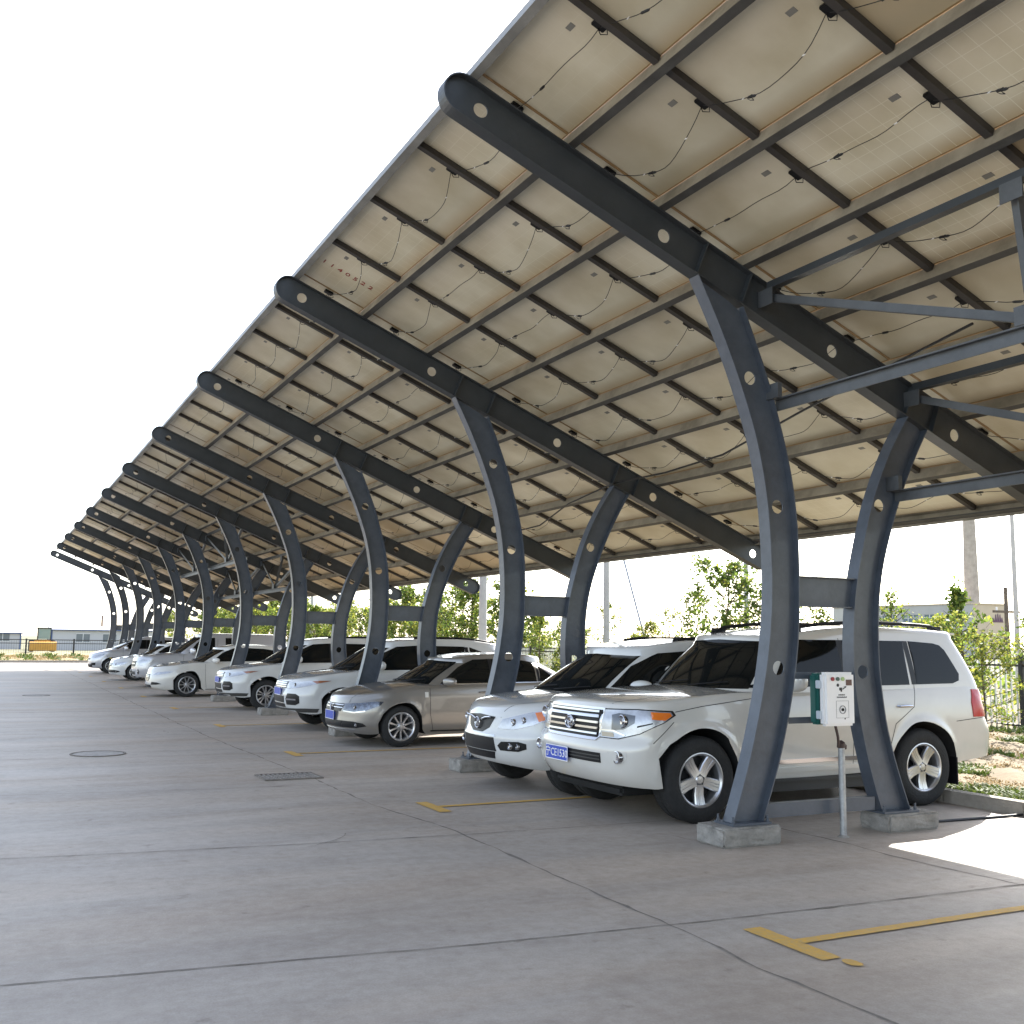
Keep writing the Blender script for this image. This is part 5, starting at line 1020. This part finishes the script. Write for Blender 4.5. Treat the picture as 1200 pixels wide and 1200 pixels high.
ORD = 'first second third fourth fifth sixth seventh eighth ninth tenth eleventh twelfth thirteenth fourteenth fifteenth sixteenth seventeenth eighteenth nineteenth twentieth twenty-first twenty-second twenty-third twenty-fourth twenty-fifth twenty-sixth twenty-seventh twenty-eighth twenty-ninth thirtieth thirty-first thirty-second thirty-third thirty-fourth thirty-fifth thirty-sixth'.split()
for i, (x, y, h, w_, kd) in enumerate([(17.5, 45.5, 3.8, 3.2, 10), (18, 47, 3.2, 3.0, 11), (18, 50.5, 4.6, 3.4, 10), (18.5, 52.5, 3.4, 3.2, 11), (18, 54.5, 4.0, 3.2, 11), (21, 57.5, 4.4, 3.4, 5), (19, 58.8, 3.6, 3.4, 10), (19, 61, 3.6, 3.4, 10), (19, 66, 4.0, 3.2, 11), (20, 68.5, 3.8, 3.4, 11), (20, 71, 4.4, 3.2, 5), (20.5, 74, 3.8, 3.6, 10), (20, 77, 4.2, 3.6, 10), (21, 80, 3.8, 3.8, 10), (21, 84, 4.4, 4, 11), (24, 88, 4.2, 4.2, 11), (22, 88.5, 4.4, 4, 10), (22, 93, 6.2, 4.6, 10), (22, 99, 5.2, 4.0, 10), (23, 102.5, 4.6, 4.2, 11), (22, 106, 5.0, 4.0, 11), (23, 110, 4.8, 4.2, 10), (24, 114, 5.6, 4.4, 10), (24, 118, 4.8, 4.4, 10), (24, 122, 5.0, 4.4, 11), (25, 127, 5, 4.4, 11), (24, 131, 5.4, 4.6, 10), (25, 136, 5.2, 4.8, 10), (25, 142, 5.6, 4.6, 11), (26, 149, 5.4, 5, 10), (26, 156, 5.6, 5, 10), (27, 165, 5.6, 5.5, 10), (26, 176, 5.6, 5, 11), (27, 190, 6, 6, 11), (28, 205, 6.2, 5.5, 10)]):
    plant(kd, x, y, h, w_, '%s tree of the hedge row, counted away from the tallest one, %s' % (ORD[i], 'yellow green and bushy' if kd == 11 else 'airy and thin' if kd == 5 else 'dense and green'), args=FAR if kd == 10 else FARY, group='trees in the hedge row behind the carport')
random.seed(9)
hedge = MB()   # low growth beyond the boundary fence
for i in range(26000):
    y = random.uniform(-6, 190); x = 15.2+random.random()*3+y*.035; h = (1.0+.35*math.sin(y*.9)+.25*math.sin(y*2.3+1))*random.random()**.7; sz = random.uniform(.05, .11)*(1+y/70)
    if y > 60 and random.random() < .4: continue
    p = Vector((x, y, h)); u = Vector((random.gauss(0, 1), random.gauss(0, 1), random.gauss(.4, .7))).normalized(); v = u.cross(Vector((random.gauss(0, 1), random.gauss(0, 1), random.gauss(0, 1)))).normalized()
    hedge.add([p-u*sz, p+v*sz*.6, p+u*sz, p-v*sz*.6], [(0, 1, 2, 3)], random.choice((0, 1, 1, 2)))
tag(hedge.build('undergrowth', LEAVES), 'low yellow green undergrowth filling the ground beyond the boundary fence', 'undergrowth', kind='stuff')
# verge grass and weeds
GR = [mat('grass_green', (.12, .17, .03), .7, noise=.3, nscale=2, trans=.3), mat('grass_dry', (.46, .34, .16), .8, noise=.4, nscale=3, trans=.2)]
def tufts(name, boxes, label, seed, gth=.22):
    rn = random.Random(seed); b = MB()
    for (x0, x1, y0, y1, n, hs, wd) in boxes:
        for i in range(n):
            cx, cyy = rn.uniform(x0, x1), rn.uniform(y0, y1); f = math.sin(cx*1.9+1)*math.sin(cyy*1.3+cx*.5)+.35*math.sin(cx*6)*math.sin(cyy*5); mi = 0 if f > gth else 1
            if mi == 1 and rn.random() < .35: continue
            for j in range(5):
                p = Vector((cx+rn.gauss(0, .05), cyy+rn.gauss(0, .05), .06)); a = rn.uniform(0, 6.28); ln = Vector((math.cos(a), math.sin(a), 0)); hh = hs*rn.uniform(.4, 1.2)*(.8 if mi else 1); q = p+ln*hh*rn.uniform(.3, 1.4)+Vector((0, 0, hh*(.45 if mi else .8))); r = Vector((-ln.y, ln.x, 0))*wd*rn.uniform(.5, 1.2)*(1 if mi else 1.6)
                m = p.lerp(q, .5)+Vector((0, 0, hh*.2)); b.add([p-r, p+r, m+r*.8, q, m-r*.8], [(0, 1, 2, 3, 4)], mi)
    tag(b.build(name, GR), label, 'grass', kind='stuff')
tufts('verge_grass', [(5.4, 9, -2, 10, 9000, .09, .010), (9, 14, -2, 18, 9000, .14, .014), (5.4, 14, 10, 50, 3500, .13, .014)], 'patchy dry and green grass on the soil strip behind the kerb', 3, .05)
tufts('yard_end_grass', [(-8, 20, 64.4, 80, 5500, .24, .03), (-8, 20, 72, 80, 2500, .45, .04)], 'dry yellow grass strip at the far end of the yard', 4, .75)
# ------------------------------------------------------------------ fences
M_FBLACK = mat('black_fence_paint', (.015, .016, .017), .45); M_PICK = mat('pale_picket', (.75, .75, .70), .5, .2)
fn = empty('picket_fence', (14.3, 7.1, 0)); tag(fn, 'black railed fence with thin pale pickets behind the carport', 'fence')
pk = MB(); pk.box((-.05, -.05, -.1), (.05, .05, 1.50), bev=.006); post0 = pk.build('post', M_FBLACK, fn, True)
def rails_mb(): b = MB(); b.box((-.02, 0.05, 1.40), (.02, 2.95, 1.44)); b.box((-.02, 0.05, 1.27), (.02, 2.95, 1.31)); b.box((-.02, 0.05, .10), (.02, 2.95, .14)); return b
rail = rails_mb().build('rail', M_FBLACK, fn)
b = MB()
for i in range(1, 24): b.box((-.014, i*.125-.014, .02), (.014, i*.125+.014, 1.40 if i % 1 == 0 else 1.3))
pick = b.build('pickets', M_PICK, fn)
b = MB(); b.box((-.10, 0.05, -.2), (.10, 2.95, .05)); base = b.build('plinth', M_KERB, fn)
for k in range(-4, 24):
    for q in (post0, rail, pick, base):
        if k == 0: continue
        c = q.copy(); COL.objects.link(c); c.parent = fn; c.location = (0, 3.0*k, 0)
f2 = empty('yard_end_fence', (0, 80, 0)); tag(f2, 'low dark wire fence across the far end of the yard', 'fence')
b = MB(); b.box((-.06, -.06, -.1), (.06, .06, 1.42)); p0 = b.build('post', M_FBLACK, f2)
b = MB(); b.box((.06, -.02, 1.30), (3.24, .02, 1.36)); b.box((.06, -.02, 1.04), (3.24, .02, 1.09)); b.box((.06, -.02, .14), (3.24, .02, .18)); r0 = b.build('rail', M_FBLACK, f2)
b = MB()
for i in range(1, 20): b.box((i*.165-.006, -.006, .18), (i*.165+.006, .006, 1.30))
w0 = b.build('wire_mesh', M_FBLACK, f2)
for k in range(-6, 5):
    for q in (p0, r0, w0):
        if k == -1: q.location = (-1.1-3.3*0, 0, 0); continue
        c = q.copy(); COL.objects.link(c); c.parent = f2; c.location = (-1.1+3.3*(k+1), 0, 0)
# ------------------------------------------------------------------ poles
def pole(name, x, y, h, r0, r1, m, label, cat='pole', extra=None, n=12):
    t = empty(name, (x, y, 0)); tag(t, label, cat); b = MB(); b.tube([(0, 0, -.2), (0, 0, h*.5), (0, 0, h)], [r0, (r0+r1)/2, r1], n); b.build('shaft', m, t, True)
    if extra: extra(t)
    return t
M_CPOLE = mat('pale_concrete_pole', (.50, .49, .46), .8, noise=.2, nscale=3); M_WOOD = mat('weathered_wood', (.16, .13, .10), .9, noise=.4, nscale=6)
def cross(t):
    b = MB(); b.box((-.8, -.05, 3.1), (.8, .05, 3.2)); b.build('cross_arm', M_WOOD, t)
    for x in (-.6, 0, .6): b = MB(); b.tube([(x, 0, 3.2), (x, 0, 3.34)], .04, 6); b.build('insulator', M_WHITE, t)
def arm(t):
    b = MB(); b.tube([(0, 0, 8.9), (-.5, -.3, 9.2), (-1.2, -.6, 9.3)], .04, 6); b.build('lamp_arm', M_GALV, t); b = MB(); b.box((-1.9, -.85, 9.26), (-1.2, -.5, 9.36), bev=.03); b.build('lamp_head', M_GALV, t)
pole('utility_pole', 11., 25.3, 8.5, .15, .10, M_CPOLE, 'thick white concrete pole rising behind the third frame', extra=lambda t: None)
pole('lamp_post', 18., 20.1, 9, .09, .06, M_GALV, 'thin grey lamp post standing in the leaves of the tall dense poplar', 'lamp post', arm)
pole('mast', 30., 19.5, 13, .10, .05, M_CPOLE, 'tall slender pale mast near the right edge, right of the wooden pole')
pole('wooden_pole', 35., 23.9, 4.2, .11, .08, M_WOOD, 'short dark wooden pole with a cross arm beside the beige building', extra=cross)
pole('lamp_post', 24., 95., 9, .10, .07, M_GALV, 'distant grey lamp post above the hedge trees in the middle', 'lamp post', arm)
pole('utility_pole', 20., 78., 8, .16, .12, M_CPOLE, 'pale distant pole left of the thick white one, among the hedge trees')
st = empty('stay_wire', (13, 18, 0)); tag(st, 'leaning grey stay wire slanting down into the rounded yellow bush', 'stay wire'); b = MB(); b.tube([(0, 2.6, 6.2), (0, -.3, .1)], .035, 6); b.build('wire', M_GALV, st, True); b = MB(); b.box((-.15, -.45, -.05), (.15, -.15, .15), bev=.02); b.build('anchor_block', M_FOOT, st)
b = MB(); b.tube([(0, 2.6, -.2), (0, 2.6, 7)], [.11, .08], 8); b.build('stay_post', M_CPOLE, st, True)
# ------------------------------------------------------------------ beige building, chimney
bd = empty('beige_building', (124, 100.7, 0)); tag(bd, 'flat roofed beige building with a dark emblem on its sunlit-toned end wall', 'building')
MB1 = mat('beige_render_sunlit', (.55, .45, .34), .9, noise=.08, nscale=.6); MB2 = mat('grey_render_shaded', (.42, .41, .40), .9, noise=.1, nscale=.5)  # sunlit tone painted on the end wall, shaded tone on the other walls
def opened_wall(x, ya, yb, z0, z1, wins, th=.35):
    """a wall in the plane x with real openings"""
    b = MB(); ys = sorted(set([ya, yb]+[w_[0] for w_ in wins]+[w_[1] for w_ in wins])); zs = sorted(set([z0, z1]+[w_[2] for w_ in wins]+[w_[3] for w_ in wins]))
    for y0_, y1_ in zip(ys[:-1], ys[1:]):
        for z0_, z1_ in zip(zs[:-1], zs[1:]):
            if any(w_[0] <= y0_ and y1_ <= w_[1] and w_[2] <= z0_ and z1_ <= w_[3] for w_ in wins): continue
            b.box((x, y0_, z0_), (x+th, y1_, z1_))
    return b
wn = [(1.5+i*4.2, 4.6+i*4.2, zz, zz+1.5) for i in range(6) for zz in (1.2, 4.9)]
opened_wall(0, 0, 28, -.2, 7.8, wn).build('long_wall', MB2, bd)
b = MB(); b.box((.35, -.004, -.2), (7, .35, 7.81)); b.build('end_wall', MB1, bd)
b = MB(); b.box((6.65, .35, -.2), (7, 28, 7.8)); b.box((.35, 27.65, -.2), (6.65, 28, 7.8)); b.build('rear_wall', MB2, bd)
b = MB(); b.box((-.15, -.15, 7.812), (7.15, 28.15, 8.0)); b.build('parapet', MB1, bd)
for y0_, y1_, z0_, z1_ in wn:
    b = MB(); b.box((.12, y0_, z0_), (.16, y1_, z1_)); f_ = b.build('window', mat('far_glass', (.08, .13, .17), .1), bd)
    b = MB()
    for t in (0, .33, .66, 1): yy = y0_+(y1_-y0_)*t; b.box((.08, yy-.04, z0_), (.12, yy+.04, z1_))
    b.box((.08, y0_, z0_+1.0), (.118, y1_, z0_+1.06)); b.build('window_frame', M_WHITE, f_)
b = MB(); EM = mat('emblem_purple', (.10, .04, .09), .6)
b.box((4.0, -.06, 5.25), (6.5, -.01, 5.38))
for i, (x0_, h_) in enumerate(((4.35, .5), (4.8, 1.1), (5.25, 1.25), (5.7, 1.1), (6.1, .6))): b.add([(x0_-.05, -.05, 5.4), (x0_+.35, -.05, 5.4), (x0_+.2, -.05, 5.4+h_), (x0_+.02, -.05, 5.4+h_*.8)], [(0, 1, 2, 3)])
b.add([(3.95, -.05, 5.4), (4.3, -.05, 5.4), (4.25, -.05, 6.0)], [(0, 1, 2)]); b.build('wall_emblem', EM, bd)
cm = empty('chimney', (125, 101.5, 0)); cm.location = (132, 107.3, 0); tag(cm, 'tall tapering pale concrete chimney rising behind the beige building', 'chimney')
b = MB(); b.lathe([(1.35, -.5), (1.05, 12), (.85, 24), (.72, 36), (.0, 36)], 28, Matrix.Rotation(math.pi/2, 4, 'X')); b.build('shaft', mat('chimney_concrete', (.44, .38, .33), .9, noise=.3, nscale=1.2), cm, True)
# ------------------------------------------------------------------ site huts and loader beyond the far fence
def hut(x0, x1, y, h, label, win):
    t = empty('site_hut', ((x0+x1)/2, y, 0)); tag(t, label, 'hut'); W_ = (x1-x0)/2; d = 6.
    b = MB(); b.box((-W_, 0, -.1), (W_, d, h)); b.build('wall', mat('hut_panel', (.50, .49, .50), .6, noise=.06, nscale=.4), t)
    b = MB(); b.add([(-W_-.25, -.35, h+.004), (W_+.25, -.35, h+.004), (W_+.25, d+.3, h+.004), (-W_-.25, d+.3, h+.004), (-W_-.25, d/2, h+.5), (W_+.25, d/2, h+.5)], [(0, 1, 5, 4), (3, 4, 5, 2), (0, 4, 3), (1, 2, 5)]); b.build('roof', mat('hut_roof', (.62, .62, .66), .5), t)
    b = MB(); b.box((-W_-.26, -.37, h-.06), (W_+.26, -.352, h+.06)); b.box((-W_-.06, -.06, -.1), (-W_+.10, -.003, h-.06)); b.box((W_-.10, -.06, -.1), (W_+.06, -.003, h-.06)); b.build('blue_trim', mat('hut_blue', (.05, .09, .22), .5), t)
    for wx in win:
        b = MB(); b.box((wx-.75, -.03, .95), (wx+.75, -.004, 1.9)); f_ = b.build('window', mat('hut_glass', (.16, .18, .20), .15), t)
        b = MB(); b.box((wx-.80, -.05, .90), (wx+.80, -.031, .95)); b.box((wx-.80, -.05, 1.9), (wx+.80, -.031, 1.95)); b.box((wx-.03, -.05, .95), (wx+.03, -.031, 1.9)); b.build('window_frame', M_WHITE, f_)
hut(3.3, 15.5, 130, 2.35, 'grey white site hut with blue trim behind the far fence', (-2.6, 0.4, 4.0))
hut(-13, 0.2, 136, 1.9, 'low white site hut at the left edge behind the far fence', (-3.0, 2.0, 4.6))
pole('flue_pipe', 9.6, 138, 4.3, .13, .11, mat('rusty_flue', (.16, .11, .09), .8, noise=.3, nscale=6), 'thin rusty flue pipe rising behind the grey white hut', 'flue')
# wheel loader
ld = empty('wheel_loader', (1.5, 112, 0)); tag(ld, 'yellow wheel loader with dark cab parked behind the far fence', 'wheel loader')
MY = mat('loader_yellow', (.55, .27, .03), .5, noise=.2, nscale=3)
b = MB(); b.box((-.95, 0, .55), (.95, 2.6, 1.25), bev=.08); b.box((-.8, -.9, .5), (.8, 0.2, 1.05), bev=.1); b.build('chassis', MY, ld, True)
b = MB(); b.box((-.7, -.95, .55), (.7, -.90, .60)); b.tube([(.6, 1.9, 1.25), (.6, 1.9, 2.0)], .05, 8)
for i in range(5): b.box((-.6, -.912, .62+i*.08), (.6, -.902, .65+i*.08))
b.build('engine_grille', M_TRIM, ld)
b = MB(); b.box((-.45, .3, 1.25), (-.38, .37, 2.35)); b.box((.75, .3, 1.25), (.82, .37, 2.35)); b.box((-.45, 1.5, 1.25), (-.38, 1.57, 2.35)); b.box((.75, 1.5, 1.25), (.82, 1.57, 2.35)); b.box((-.52, .22, 2.35), (.89, 1.66, 2.47), bev=.03); cbn = b.build('cab_frame', M_TRIM, ld)
b = MB(); b.box((-.375, .32, 1.3), (.745, .345, 2.34)); b.box((-.42, .38, 1.3), (-.40, 1.49, 2.34)); b.box((.77, .38, 1.3), (.79, 1.49, 2.34)); b.build('cab_glass', mat('cab_glass', (.22, .30, .28), .1), cbn)
b = MB(); b.prism([(-1.25, -1.7, .1), (-1.25, -2.4, .15), (-1.25, -2.3, .9), (-1.25, -1.8, 1.05)], (0, 0, 0), (2.5, 0, 0)); b.build('bucket', MY, ld)
for sg in (-1, 1):
    b = MB(); b.bar((sg*.5, -.4, 1.0), (sg*.5, -1.8, .6), .14, .22); b.build('lift_arm', MY, ld)
    for yy in (-.35, 2.0): b = MB(); b.lathe([(0, -.2), (.25, -.2), (.30, -.22), (.58, -.2), (.62, -.1), (.62, .1), (.58, .2), (.30, .22), (.25, .15), (0, .15)], 24, Matrix.Translation((sg*1.0, yy, .62)) @ Matrix.Rotation(math.pi/2, 4, 'Z')); b.build('wheel', M_TYRE, ld, True)
